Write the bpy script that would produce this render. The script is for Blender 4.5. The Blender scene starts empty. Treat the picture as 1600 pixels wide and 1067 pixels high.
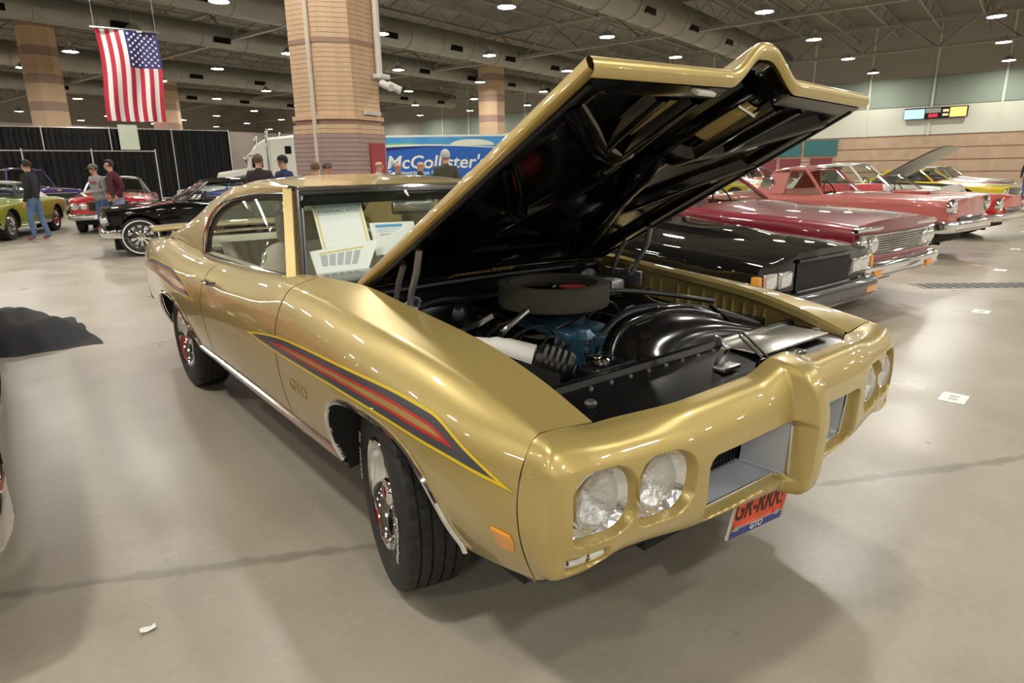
import bpy, bmesh, math, random
import numpy as np
from mathutils import Vector, Matrix

# ---------------------------------------------------------------- camera
SC = bpy.context.scene
COL = SC.collection
random.seed(7)
RNG = np.random.default_rng(7)
PI = math.pi

FPX, CAM = 992.72, (-1.739, -1.806, 1.385)
YAW, PITCH, ROLL = math.radians(38.43), math.radians(14.88), math.radians(-.816)
_f = Vector((math.sin(YAW)*math.cos(PITCH), math.cos(YAW)*math.cos(PITCH), -math.sin(PITCH)))
_s = Vector((math.cos(YAW), -math.sin(YAW), 0)); _u = _s.cross(_f)
_s2 = _s*math.cos(ROLL)+_u*math.sin(ROLL); _u2 = -_s*math.sin(ROLL)+_u*math.cos(ROLL)
cd = bpy.data.cameras.new('camera'); cam = bpy.data.objects.new('camera', cd); COL.objects.link(cam)
cam.matrix_world = Matrix(((_s2.x,_u2.x,-_f.x,CAM[0]),(_s2.y,_u2.y,-_f.y,CAM[1]),(_s2.z,_u2.z,-_f.z,CAM[2]),(0,0,0,1)))
cd.sensor_fit = 'HORIZONTAL'; cd.sensor_width = 36; cd.lens = FPX*36/1600
cd.clip_start = .02; cd.clip_end = 400
SC.camera = cam

# ---------------------------------------------------------------- world, exposure (the hall is lit by its own lamps)
w = bpy.data.worlds.new('hall_air'); SC.world = w; w.use_nodes = True
w.node_tree.nodes['Background'].inputs[0].default_value = (.9,.92,1,1)
w.node_tree.nodes['Background'].inputs[1].default_value = .05
SC.view_settings.view_transform = 'Standard'; SC.view_settings.look = 'None'
SC.view_settings.gamma = 1; SC.view_settings.use_curve_mapping = False
SC.view_settings.exposure = 0.32
LAMP_STRENGTH = 190

# ---------------------------------------------------------------- materials
MATS = {}
def mat(key, col=(.8,.8,.8), rough=.5, metal=0, coat=0, emit=None, estr=0, bump=None, vary=None, spec=.5, coatr=.03, trans=0):
    """procedural principled material; vary=(scale, colour2, contrast), bump=(scale, strength)"""
    if key in MATS: return MATS[key]
    m = bpy.data.materials.new(key); m.use_nodes = True; MATS[key] = m
    nt = m.node_tree; b = nt.nodes['Principled BSDF']
    b.inputs['Base Color'].default_value = (*col,1); b.inputs['Roughness'].default_value = rough
    b.inputs['Metallic'].default_value = metal; b.inputs['Coat Weight'].default_value = coat
    b.inputs['Coat Roughness'].default_value = coatr; b.inputs['Specular IOR Level'].default_value = spec
    if emit: b.inputs['Emission Color'].default_value = (*emit,1); b.inputs['Emission Strength'].default_value = estr
    if vary or bump: tc = nt.nodes.new('ShaderNodeTexCoord')
    if vary:
        n = nt.nodes.new('ShaderNodeTexNoise'); n.inputs['Scale'].default_value = vary[0]; n.inputs['Detail'].default_value = 6
        nt.links.new(tc.outputs['Object'], n.inputs['Vector'])
        r = nt.nodes.new('ShaderNodeMapRange'); k = vary[2] if len(vary)>2 else .2
        r.inputs[1].default_value = .5-k; r.inputs[2].default_value = .5+k
        nt.links.new(n.outputs['Fac'], r.inputs[0])
        mx = nt.nodes.new('ShaderNodeMix'); mx.data_type = 'RGBA'
        mx.inputs[6].default_value = (*col,1); mx.inputs[7].default_value = (*vary[1],1)
        nt.links.new(r.outputs[0], mx.inputs[0]); nt.links.new(mx.outputs[2], b.inputs['Base Color'])
    if bump:
        n = nt.nodes.new('ShaderNodeTexNoise'); n.inputs['Scale'].default_value = bump[0]; n.inputs['Detail'].default_value = 4
        nt.links.new(tc.outputs['Object'], n.inputs['Vector'])
        bp = nt.nodes.new('ShaderNodeBump'); bp.inputs['Strength'].default_value = bump[1]; bp.inputs['Distance'].default_value = .01
        nt.links.new(n.outputs['Fac'], bp.inputs['Height']); nt.links.new(bp.outputs[0], b.inputs['Normal'])
    return m
def glass(key, tint=(.9,.95,.9), ior=1.5):
    if key in MATS: return MATS[key]
    m = bpy.data.materials.new(key); m.use_nodes = True; MATS[key] = m
    nt = m.node_tree; nt.nodes.remove(nt.nodes['Principled BSDF']); out = nt.nodes['Material Output']
    t = nt.nodes.new('ShaderNodeBsdfTransparent'); t.inputs[0].default_value = (*tint,1)
    g = nt.nodes.new('ShaderNodeBsdfGlossy'); g.inputs['Roughness'].default_value = .02
    lw = nt.nodes.new('ShaderNodeLayerWeight'); lw.inputs[0].default_value = .5
    pw = nt.nodes.new('ShaderNodeMath'); pw.operation = 'POWER'; pw.inputs[1].default_value = 4.0; nt.links.new(lw.outputs['Facing'], pw.inputs[0])
    fr = nt.nodes.new('ShaderNodeMath'); fr.operation = 'MULTIPLY_ADD'; fr.inputs[1].default_value = .8; fr.inputs[2].default_value = .05; nt.links.new(pw.outputs[0], fr.inputs[0])
    mx = nt.nodes.new('ShaderNodeMixShader'); nt.links.new(fr.outputs[0], mx.inputs[0])
    nt.links.new(t.outputs[0], mx.inputs[1]); nt.links.new(g.outputs[0], mx.inputs[2]); nt.links.new(mx.outputs[0], out.inputs[0])
    return m
def paint(key, col, rough=.35, metal=.0):
    if max(col)<.02: return mat(key, col, .03, 0, spec=.5)
    return mat(key, col, rough, metal, coat=1.0, coatr=.02)

GOLD = mat('gold_metallic_paint', (.48,.36,.118), .34, .42, coat=1.0, coatr=.015, vary=(900,(.535,.405,.14),.3))
CHROME = mat('chrome', (.86,.86,.87), .06, 1)
STEEL = mat('brushed_steel', (.55,.55,.56), .28, 1)
ALLOY = mat('cast_alloy', (.45,.45,.45), .42, .8, bump=(60,.25))
BLACKGLOSS = mat('black_gloss_paint', (.003,.003,.0032), .10, 0, spec=.45)
BLACKSATIN = mat('black_satin_paint', (.005,.005,.005), .24, 0, spec=.35)
BLACKMATT = mat('black_matt', (.010,.010,.010), .75)
RUBBER = mat('tyre_rubber', (.016,.016,.017), .62, vary=(14,(.024,.023,.022)))
HOSE = mat('rubber_hose', (.012,.012,.013), .4)
WHITE = mat('white_print', (.85,.85,.85), .6)
DARKGLASS = glass('tinted_glass', (.62,.70,.62))
CLEAR = glass('clear_glass', (.90,.94,.91))

# ---------------------------------------------------------------- mesh helpers
class MB:
    def __init__(s): s.v=[]; s.f=[]; s.m=[]
    def add(s, vs, fs, mi=0):
        o=len(s.v); s.v += [(float(p[0]),float(p[1]),float(p[2])) for p in vs]
        s.f += [tuple(i+o for i in f) for f in fs]; s.m += [mi]*len(fs); return s
    def box(s, c, size, mi=0, rot=None, bev=0, seg=2):
        x,y,z = [k/2 for k in size]
        if bev:
            bm = bmesh.new(); bmesh.ops.create_cube(bm, size=1)
            for v in bm.verts: v.co = Vector((v.co.x*size[0],v.co.y*size[1],v.co.z*size[2]))
            bmesh.ops.bevel(bm, geom=list(bm.edges), offset=bev, segments=seg, affect='EDGES', profile=.5)
            bm.verts.index_update(); vs=[v.co.copy() for v in bm.verts]; fs=[tuple(v.index for v in f.verts) for f in bm.faces]; bm.free()
        else:
            vs=[Vector((a*x,b*y,d*z)) for a in(-1,1) for b in(-1,1) for d in(-1,1)]
            fs=[(0,1,3,2),(4,6,7,5),(0,4,5,1),(2,3,7,6),(0,2,6,4),(1,5,7,3)]
        if rot: R=rot; vs=[R@v for v in vs]
        cc=Vector(c); return s.add([v+cc for v in vs], fs, mi)
    def grid(s, P, mi=0, wrap=False, flip=False):
        P=np.asarray(P,float); a,b=P.shape[:2]; fs=[]
        for i in range(a-1):
            for j in range(b if wrap else b-1):
                k=(j+1)%b; q=(i*b+j,i*b+k,(i+1)*b+k,(i+1)*b+j); fs.append(q[::-1] if flip else q)
        return s.add(P.reshape(-1,3), fs, mi)
    def tube(s, path, r, n=8, mi=0, cap=True):
        path=[Vector(p) for p in path]; m=len(path); rr=r if hasattr(r,'__len__') else [r]*m
        t0=(path[1]-path[0]).normalized(); up=Vector((0,0,1)) if abs(t0.z)<.9 else Vector((1,0,0))
        nrm=t0.cross(up).normalized(); rings=[]
        for i in range(m):
            t=(path[min(i+1,m-1)]-path[max(i-1,0)]).normalized()
            nrm=(nrm-t*nrm.dot(t)); nrm=nrm.normalized() if nrm.length>1e-6 else t.orthogonal().normalized()
            b=t.cross(nrm)
            rings.append([path[i]+(nrm*math.cos(2*PI*k/n)+b*math.sin(2*PI*k/n))*rr[i] for k in range(n)])
        o=len(s.v); s.grid([[tuple(p) for p in q] for q in rings], mi, wrap=True)
        if cap: s.f += [tuple(o+k for k in range(n))[::-1], tuple(o+(m-1)*n+k for k in range(n))]; s.m += [mi,mi]
        return s
    def lathe(s, prof, n=32, c=(0,0,0), axis='z', mi=0, R=None):
        """prof: (radius, height along axis)"""
        P=np.zeros((len(prof),n,3)); a=np.arange(n)*2*PI/n
        for i,(r,h) in enumerate(prof):
            u,v,hh=r*np.cos(a),r*np.sin(a),np.full(n,h)
            P[i]=np.stack({'z':(u,v,hh),'x':(hh,u,v),'y':(u,hh,v)}[axis],-1)
        if R is not None: P=P@np.array(R.to_3x3()).T
        return s.grid(P+np.array(c), mi, wrap=True)
    def prism(s, outline, o, u, v, w, mi=0):
        """extrude a 2-D outline (in u,v from origin o) by vector w"""
        o,u,v,w=[Vector(k) for k in (o,u,v,w)]; n=len(outline)
        a=[o+u*p[0]+v*p[1] for p in outline]; b=[p+w for p in a]
        fs=[tuple(range(n))[::-1], tuple(range(n,2*n))]+[(i,(i+1)%n,n+(i+1)%n,n+i) for i in range(n)]
        return s.add(a+b, fs, mi)
    def build(s, name, mats, parent=None, smooth=32, loc=None, rz=None, kind=None):
        me=bpy.data.meshes.new(name); me.from_pydata(s.v,[],s.f)
        for m in (mats if isinstance(mats,(list,tuple)) else [mats]): me.materials.append(m)
        if any(s.m): me.polygons.foreach_set('material_index', s.m)
        if smooth:
            me.shade_smooth(); me.set_sharp_from_angle(angle=math.radians(smooth))
        me.update()
        o=bpy.data.objects.new(name, me); COL.objects.link(o)
        if parent: o.parent=parent
        if loc is not None: o.location=loc
        if rz is not None: o.rotation_euler=(0,0,rz)
        if kind: o['kind']=kind
        return o
def tag(o, label, cat, group=None):
    o['label']=label; o['category']=cat
    if group: o['group']=group
    return o
def thing(name, label, cat, loc=(0,0,0), rz=0, group=None):
    o=bpy.data.objects.new(name, None); COL.objects.link(o); o.location=loc; o.rotation_euler=(0,0,rz); o.empty_display_size=.2
    return tag(o,label,cat,group)
def copy_tree(o, parent=None):
    c=o.copy(); COL.objects.link(c); c.parent=parent
    for ch in list(o.children): copy_tree(ch, c)
    return c
def pchip(x, Y, xi):
    """monotone cubic through rows of Y (n,...) at x, evaluated at xi"""
    x=np.asarray(x,float); Y=np.asarray(Y,float); xi=np.clip(np.asarray(xi,float),x[0],x[-1])
    sh=Y.shape[1:]; Y=Y.reshape(len(x),-1); h=np.diff(x)[:,None]; d=np.diff(Y,axis=0)/h
    m=np.zeros_like(Y); m[0]=d[0]; m[-1]=d[-1]
    if len(x)>2:
        w1=2*h[1:]+h[:-1]; w2=h[1:]+2*h[:-1]; ok=d[1:]*d[:-1]>0
        with np.errstate(divide='ignore',invalid='ignore'): mm=(w1+w2)/(w1/d[:-1]+w2/d[1:])
        m[1:-1]=np.where(ok,mm,0)
    i=np.clip(np.searchsorted(x,xi,side='right')-1,0,len(x)-2); t=((xi-x[i])/h[i,0])[:,None]
    H=h[i]; y0,y1,m0,m1=Y[i],Y[i+1],m[i],m[i+1]
    r=(2*t**3-3*t**2+1)*y0+(t**3-2*t**2+t)*H*m0+(-2*t**3+3*t**2)*y1+(t**3-t**2)*H*m1
    return r.reshape((len(xi),)+sh)
def crom(P, n):
    """smooth (centripetal-ish Catmull-Rom) resample of an open polyline to n points"""
    P=np.asarray(P,float); s=np.r_[0,np.cumsum(np.linalg.norm(np.diff(P,axis=0),axis=1))]
    m=np.gradient(P,s,axis=0); q=np.linspace(0,s[-1],n)
    i=np.clip(np.searchsorted(s,q,side='right')-1,0,len(s)-2); h=(s[i+1]-s[i])[:,None]; t=((q-s[i])/h[:,0])[:,None]
    return (2*t**3-3*t**2+1)*P[i]+(t**3-2*t**2+t)*h*m[i]+(-2*t**3+3*t**2)*P[i+1]+(t**3-t**2)*h*m[i+1]
def sstep(a,b,x):
    t=np.clip((np.asarray(x,float)-a)/(b-a),0,1); return t*t*(3-2*t)
def text_geo(txt, size=1.0, shear=0, align='CENTER', bold=0):
    cu=bpy.data.curves.new('t','FONT'); cu.body=txt; cu.size=size; cu.align_x=align; cu.align_y='CENTER'; cu.shear=shear; cu.offset=bold
    cu.resolution_u=3; ob=bpy.data.objects.new('t',cu); COL.objects.link(ob)
    dg=bpy.context.evaluated_depsgraph_get(); me=bpy.data.meshes.new_from_object(ob.evaluated_get(dg))
    vs=[v.co.copy() for v in me.vertices]; fs=[tuple(p.vertices) for p in me.polygons]
    bpy.data.objects.remove(ob); bpy.data.curves.remove(cu); bpy.data.meshes.remove(me)
    return vs,fs
def text_on(mb, txt, size, o, u, v, mi=0, **k):
    vs,fs=text_geo(txt,size,**k); o,u,v=Vector(o),Vector(u).normalized(),Vector(v).normalized()
    return mb.add([o+u*p.x+v*p.y for p in vs], fs, mi)
# ================================================================ SETTING: the exhibition hall, its axes turned 13 degrees from the cars
LB=np.array([-2.0706,8.7847]); LC=np.array([9.1435,2.0795]); L0=np.array([7.76,31.05])
ch=LC/np.linalg.norm(LC); bh=np.array([-ch[1],ch[0]]); HANG=math.atan2(ch[1],ch[0])
HB0,HB1,HC0,HC1,HZ=-40.,112.,-46.,65.,13.2
def hall(c,b,z=0.): return (ch[0]*c+bh[0]*b, ch[1]*c+bh[1]*b, z)
def hallbox(mb,c,b,z,dc,db,dz,mi=0,bev=0):
    return mb.box(hall(c,b,z),(dc,db,dz),mi,Matrix.Rotation(HANG,3,'Z'),bev)
def struct(mb,name,m,smooth=0): return mb.build(name,m,None,smooth,kind='structure')
# floor: polished concrete with stains, a saw joint and a dragged dark mark
def floor_mat():
    m=bpy.data.materials.new('polished_concrete'); m.use_nodes=True; nt=m.node_tree; N=nt.nodes; Lk=nt.links
    b=N['Principled BSDF']; tc=N.new('ShaderNodeTexCoord')
    def noise(sc,det,rough=.6):
        n=N.new('ShaderNodeTexNoise'); n.inputs['Scale'].default_value=sc; n.inputs['Detail'].default_value=det; n.inputs['Roughness'].default_value=rough
        Lk.new(tc.outputs['Object'],n.inputs['Vector']); return n.outputs['Fac']
    def rng(src,a,bb,c=0,d=1):
        r=N.new('ShaderNodeMapRange'); r.inputs[1].default_value=a; r.inputs[2].default_value=bb; r.inputs[3].default_value=c; r.inputs[4].default_value=d; Lk.new(src,r.inputs[0]); return r.outputs[0]
    def mix(f,a,bb):
        x=N.new('ShaderNodeMix'); x.data_type='RGBA'
        for s,i in ((a,6),(bb,7)):
            if isinstance(s,tuple): x.inputs[i].default_value=(*s,1)
            else: Lk.new(s,x.inputs[i])
        Lk.new(f,x.inputs[0]); return x.outputs[2]
    col=mix(rng(noise(.55,8),.35,.65),(.39,.35,.28),(.305,.265,.205))
    col=mix(rng(noise(2.6,8,.7),.45,.85,0,.6),col,(.27,.235,.18))
    col=mix(rng(noise(30,3),.3,.7,0,.25),col,(.44,.405,.335))
    # lines: distance from a straight line in floor coordinates
    def line(p,d,wid,soft,strength,colr,col):
        d=np.array(d,float); d/=np.linalg.norm(d); n=(-d[1],d[0])
        v=N.new('ShaderNodeVectorMath'); v.operation='SUBTRACT'; v.inputs[1].default_value=(p[0],p[1],0); Lk.new(tc.outputs['Object'],v.inputs[0])
        q=N.new('ShaderNodeVectorMath'); q.operation='DOT_PRODUCT'; q.inputs[1].default_value=(n[0],n[1],0); Lk.new(v.outputs[0],q.inputs[0])
        a=N.new('ShaderNodeMath'); a.operation='ABSOLUTE'; Lk.new(q.outputs['Value'],a.inputs[0])
        wob=N.new('ShaderNodeMath'); wob.operation='ADD'; Lk.new(a.outputs[0],wob.inputs[0]); Lk.new(rng(noise(6,3),.3,.7,-soft,soft),wob.inputs[1])
        return mix(rng(wob.outputs[0],wid,wid+soft,strength,0),col,colr)
    col=line((-1.4,.52),(3.37,-1.63),.010,.022,.5,(.12,.105,.085),col)
    for k in (6.13+.24*.967,-12,24.5,43): col=line((0,k),(ch[0],ch[1]),.004,.006,.8,(.10,.09,.07),col)
    for k in (-10,9,28): col=line((k,0),(bh[0],bh[1]),.004,.006,.8,(.10,.09,.07),col)
    Lk.new(col,b.inputs['Base Color'])
    Lk.new(rng(noise(1.7,6),.25,.75,.24,.42),b.inputs['Roughness'])
    bp=N.new('ShaderNodeBump'); bp.inputs['Strength'].default_value=.06; bp.inputs['Distance'].default_value=.01; Lk.new(noise(9,4),bp.inputs['Height']); Lk.new(bp.outputs[0],b.inputs['Normal'])
    return m
mb=MB(); hallbox(mb,(HC0+HC1)/2,(HB0+HB1)/2,-.1,HC1-HC0,HB1-HB0,.2); struct(mb,'floor',floor_mat())
DECK=mat('painted_steel_deck',(.24,.225,.185),.7,vary=(.6,(.19,.178,.15)))
STEELP=mat('painted_steelwork',(.27,.255,.215),.6)
DUCT=mat('duct_sheet_metal',(.30,.29,.255),.45,.35,vary=(.8,(.25,.24,.21)))
mb=MB(); hallbox(mb,(HC0+HC1)/2,(HB0+HB1)/2,HZ+.15,HC1-HC0,HB1-HB0,.3); struct(mb,'ceiling',DECK)
# end walls: brick below, metal panels above, with the panels and the courses built as pieces of the wall
BRICK=mat('buff_block',(.50,.36,.245),.85,vary=(1.5,(.43,.305,.21)))
BRICKD=mat('brown_block_course',(.30,.175,.12),.85)
PANEL=mat('pale_wall_panel',(.60,.60,.51),.7); PANELG=mat('grey_green_wall_panel',(.25,.30,.245),.7); PANELD=mat('grey_wall_panel',(.36,.335,.29),.7)
def wall(name,vertical,pos,a0,a1,detail):
    mb=MB()
    if vertical: hallbox(mb,pos,(a0+a1)/2,HZ/2,.4,a1-a0,HZ)
    else: hallbox(mb,(a0+a1)/2,pos,HZ/2,a1-a0,.4,HZ)
    w=struct(mb,name,PANELD)
    return w
wr=wall('wall_right',True,HC1,HB0,HB1,1); wb=wall('wall_back',False,HB1,HC0,HC1,0)
wall('wall_left',True,HC0,HB0,HB1,0); wall('wall_front',False,HB0,HC0,HC1,0)
xw=HC1-.2
def rpiece(name,b0,b1,z0,z1,t,m,off=0):
    mb=MB(); hallbox(mb,xw-t/2-off,(b0+b1)/2,(z0+z1)/2,t,b1-b0,z1-z0,bev=0); return mb.build(name,m,wr,0)
for k in range(0,4):
    rpiece('block_band',HB0,HB1,k*1.0,k*1.0+.90,.16,BRICK); rpiece('block_course',HB0,HB1,k*1.0+.90,k*1.0+1.0,.13,BRICKD)
bb=-8.0
while bb<66:
    rpiece('wall_panel',bb+.05,bb+4.75,4.05,6.35,.10,PANEL)
    rpiece('wall_panel',bb+.05,bb+4.75,6.40,8.7,.10,PANELG)
    rpiece('wall_panel',bb+.05,bb+4.75,8.75,HZ-.2,.10,PANELD)  # top row: shade high on the wall is put into this grey
    rpiece('panel_post',bb-.12,bb+.04,4.0,HZ-.2,.22,PANEL); bb+=4.8
TEAL=mat('teal_board',(.035,.14,.15),.6); DOORM=mat('maroon_door',(.20,.035,.04),.5)
rpiece('teal_fascia',13.3,16.2,2.5,3.9,.3,TEAL); rpiece('teal_fascia',16.5,20.6,2.5,3.9,.3,TEAL)
for b0 in (14.6,17.4,19.6):
    mb=MB(); hallbox(mb,xw-.2,b0,1.15,.12,1.9,2.3); d=mb.build('door_%d'%(b0//2.4-5),DOORM,None,0,kind='structure')
# far wall at the back: a darker block wall with pilasters
mb=MB(); hallbox(mb,(HC0+HC1)/2,78,3.4,HC1-HC0,.5,6.8); struct(mb,'wall_back_partition',mat('taupe_block_wall',(.26,.215,.185),.9,vary=(.4,(.22,.18,.16))))

# ---- roof steelwork: open-web joists and girders, each joist one thing with chords and web
def joist_mesh(Lg,dep,n,rc=.05,rw=.03):
    ch_=MB(); wb_=MB()
    ch_.box((0,0,dep/2),(Lg,2.2*rc,1.6*rc)); ch_.box((0,0,-dep/2),(Lg,2.2*rc,1.6*rc))
    P=[(-Lg/2+Lg*i/n,0,(dep/2 if i%2 else -dep/2)) for i in range(n+1)]
    for a,b in zip(P[:-1],P[1:]): wb_.tube([a,b],rw,4,cap=False)
    return ch_,wb_
def line_of(name,proto,spots,rz,label,group):
    for i,p in enumerate(spots):
        o=proto if i==0 else copy_tree(proto)
        o.location=p; o.rotation_euler=(0,0,rz)
        o['label']=label; o['category']='roof truss'; o['group']=group
gl=HC1-HC0
c1,w1=joist_mesh(gl-1,1.0,74,.055,.035)
j=thing('roof_joist','','roof truss'); c1.build('chord',STEELP,j,0); w1.build('web',STEELP,j,0)
cm=(HC0+HC1)/2
line_of('roof_joist',j,[hall(cm,b,12.4) for b in np.arange(-6,100,3.05)],HANG,'thin open-web steel joist under the roof deck, running along the hall','open-web roof joists')
c2,w2=joist_mesh(HB1-HB0-1,1.9,60,.13,.07)
g=thing('roof_girder','','roof truss'); c2.build('chord',STEELP,g,0); w2.build('web',STEELP,g,0)
bm_=(HB0+HB1)/2
line_of('roof_girder',g,[hall(c,bm_,11.0) for c in (-14.5,3.6,21.9,40.2,58.)],HANG+PI/2,'deep steel girder truss carrying the roof joists','deep roof girders')
# ducts: straight round ducts with grilles
def duct(c0,b0,c1,b1,z,r,label):
    a=Vector(hall(c0,b0,z)); b=Vector(hall(c1,b1,z)); d=(b-a); L=d.length; d.normalize()
    t=thing('air_duct',label,'air duct',a); MB().tube([(0,0,0),tuple(d*L)],r,20).build('duct_run',DUCT,t,40)
    k=3.0
    while k<L-2:
        mb=MB(); mb.tube([tuple(d*(k-.03)),tuple(d*(k+.03))],r+.03,20); mb.build('seam_band',DUCT,t,40)
        nrm=d.cross(Vector((0,0,1)))
        if int(k/3)%2==0:
            for sg in (-1,1):
                q=d*(k+1.2)+nrm*sg*r*.9+Vector((0,0,-r*.45)); mb=MB()
                mb.box(tuple(q),(1.1,.16,.34),0,Matrix.Rotation(math.atan2(d.y,d.x),3,'Z'))
                mb.build('grille',BLACKSATIN,t,0)
        k+=3.0
    return t
duct(-40,17.6,60,17.6,10.4,.95,'fat round grey air duct above the raised gold hood')
duct(-40,32.3,60,32.3,10.2,.85,'long round grey air duct passing right behind the tan brick pillar')
duct(-40,41.6,60,41.6,10.2,.70,'long round grey air duct beyond the tan pillar, second of the ducts behind it')
duct(-40,57.6,60,57.6,10.2,.85,'long round grey air duct crossing behind the hanging flag')
duct(-40,71.0,60,71.0,9.9,.70,'long grey air duct just before the taupe partition')
# ---- high-bay lamps on their square grid
def lamp():
    t=thing('ceiling_lamp','round white high-bay lamp hanging from the roof steel','lamp',group='high-bay ceiling lamps')
    MB().lathe([(.02,.62),(.10,.60),(.12,.35),(.20,.30),(.46,.0),(.44,.0),(.20,.27),(.0,.28)],20).build('reflector_housing',mat('lamp_housing',(.5,.5,.48),.4,.4),t)
    MB().lathe([(.0,.03),(.41,.03)],20).build('lens',mat('lamp_glow',(1,1,1),.5,emit=(1,.965,.885),estr=LAMP_STRENGTH),t,0)
    MB().tube([(0,0,.6),(0,0,3.1)],.015,6).build('hanger',STEELP,t)
    return t
first=True; lp=lamp()
for i in range(-7,9):
    for jx in range(-4,7):
        p=L0+LB*i+LC*jx; cc=p@ch; bv=p@bh
        if not(HC0+2<cc<HC1-1.5 and HB0+2<bv<HB1-4): continue
        o=lp if first else copy_tree(lp); first=False; o.location=(p[0],p[1],9.0)
# ---- brick pillars (chamfered, built from courses)
PB=mat('tan_brick',(.66,.465,.305),.85,vary=(9,(.58,.40,.25),.15),bump=(40,.3)); PM=mat('mauve_block',(.42,.29,.255),.85,vary=(3,(.37,.25,.22))); PBD=mat('brown_brick_band',(.37,.245,.19),.85); MORTAR=mat('mortar',(.44,.31,.21),.95)
def octo(wd,chm): 
    h=wd/2; return [(-h,-h+chm),(-h+chm,-h),(h-chm,-h),(h,-h+chm),(h,h-chm),(h-chm,h),(-h+chm,h),(-h,h-chm)]
def pillar(loc,wd,top,rz,label,near):
    t=thing('brick_pillar',label,'pillar',loc,rz)
    def ring(name,z0,z1,wd,m): MB().prism(octo(wd,wd*.26),(0,0,z0),(1,0,0),(0,1,0),(0,0,z1-z0)).build(name,m,t,0)
    ring('mortar_core',0,top,wd-.02,MORTAR)
    hc=.1 if near else .6; z=0; lo=2.25
    protos={}
    def course(z,hh,wdd,m):
        key=(round(hh,3),wdd,m.name)
        if key not in protos:
            o=MB().prism(octo(wdd,wdd*.26),(0,0,0),(1,0,0),(0,1,0),(0,0,hh-.008)).build('brick_course',m,t,0); protos[key]=o; o.location=(0,0,z)
        else:
            o=protos[key].copy(); COL.objects.link(o); o.parent=t; o.location=(0,0,z)
    while z<top-.01:
        band=any(abs(z-q)<max(hc*.45,.075) for q in (2.5,4.2,5.8,7.6,9.4,11.2))
        if z<lo: course(z,hc,wd+.16,PM)
        elif band: course(z,hc,wd+.02,PBD)
        else: course(z,hc,wd if z>2.7 else wd+.14,PB)
        z+=hc
    return t
pl=pillar((5.05,13.30,0),1.84,HZ,math.radians(22),'tall tan brick pillar with mauve block base and red panel, behind the gold car',True)
f2=Matrix.Rotation(math.radians(22),4,'Z')
mb=MB(); mb.box((0,0,0),(.50,.05,2.05)); rp=mb.build('red_panel',mat('brick_red_paint',(.36,.045,.05),.6),pl,0); 
# on the chamfer that faces the camera's right
rp.location=(.14,-1.02,1.06)
mb=MB(); mb.tube([(-.985,-.22,.0),(-.985,-.22,HZ)],.05,8); mb.build('conduit',mat('conduit_paint',(.62,.55,.44),.5),pl)
mb=MB(); mb.tube([(.40,-1.0,3.6),(.40,-1.0,HZ)],.075,10); q=mb.build('camera_pole',mat('pale_pipe',(.62,.58,.5),.4),pl)
mb=MB(); mb.box((.40,-1.06,3.58),(.34,.26,.10),bev=.02); mb.tube([(.30,-1.14,3.42),(.24,-1.46,3.3)],.085,12); mb.tube([(.52,-1.14,3.42),(.66,-1.40,3.28)],.085,12); mb.build('security_camera',mat('camera_casing',(.6,.6,.56),.35),pl)
mb=MB(); mb.box((0.1,-.98,2.76),(.5,.10,.08)); mb.build('ledge_cap',mat('pale_stone',(.6,.58,.52),.7),pl,0)
pillar((2.5,55.8,0),2.1,HZ,math.radians(8),'orange-tan brick pillar rising behind the black drapes, with a slanting pipe',False)
pillar((13.3,72.1,0),2.3,HZ,math.radians(13),'small far brick pillar above the drapes, right of the flag',False)
pillar((36.5,49,0),2.3,HZ,math.radians(13),'far brown brick pillar behind the blue trailer',False)
# ---- pipe-and-drape along the left
DR=mat('black_drape',(.0065,.0062,.0065),.9)
def drape(p0,p1,h,label,n):
    p0,p1=Vector((*p0,0)),Vector((*p1,0)); d=(p1-p0); L=d.length; d.normalize(); nn=Vector((-d.y,d.x,0))
    t=thing('black_drape',label,'curtain',tuple(p0))
    m=int(L/.09); P=np.zeros((m+1,2,3))
    for i in range(m+1):
        q=d*(L*i/m)+nn*(.07*math.sin(i*1.9)+.04*math.sin(i*.77))
        P[i,0]=(q.x,q.y,.03); P[i,1]=(q.x,q.y,h)
    P2=P+np.array(nn)*.012; mb=MB(); mb.grid(P); mb.grid(P2,flip=True); mb.build('cloth',DR,t,60)
    for k in range(n+1):
        q=d*(L*k/n)-nn*.16; MB().tube([tuple(q),(q.x,q.y,h+.12)],.035,8).build('upright',mat('drape_pole',(.6,.6,.56),.35,.5),t)
    a=d*0-nn*.16; b=d*L-nn*.16; MB().tube([(a.x,a.y,h+.02),(b.x,b.y,h+.02)],.025,6).build('crossbar',mat('drape_pole'),t)
    return t
drape((-6,51.0),(12.6,49.5),4.6,'tall black drape wall on poles behind the row of cars',5)
drape((-6,39.5),(5.6,38.4),2.75,'lower black drape line with silver poles in front of the tall drapes',4)
t=thing('hanging_notice','blank pale notice sheet hanging on the tall black drape','notice',(6.2,49.6,0)); mb=MB(); mb.box((0,0,4.05),(1.15,.03,1.6)); mb.build('sheet',mat('pale_green_sheet',(.62,.68,.55),.7),t,0); mb=MB(); mb.tube([(-.55,0,4.87),(.55,0,4.87)],.02,6); mb.build('rail',STEEL,t)
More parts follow.
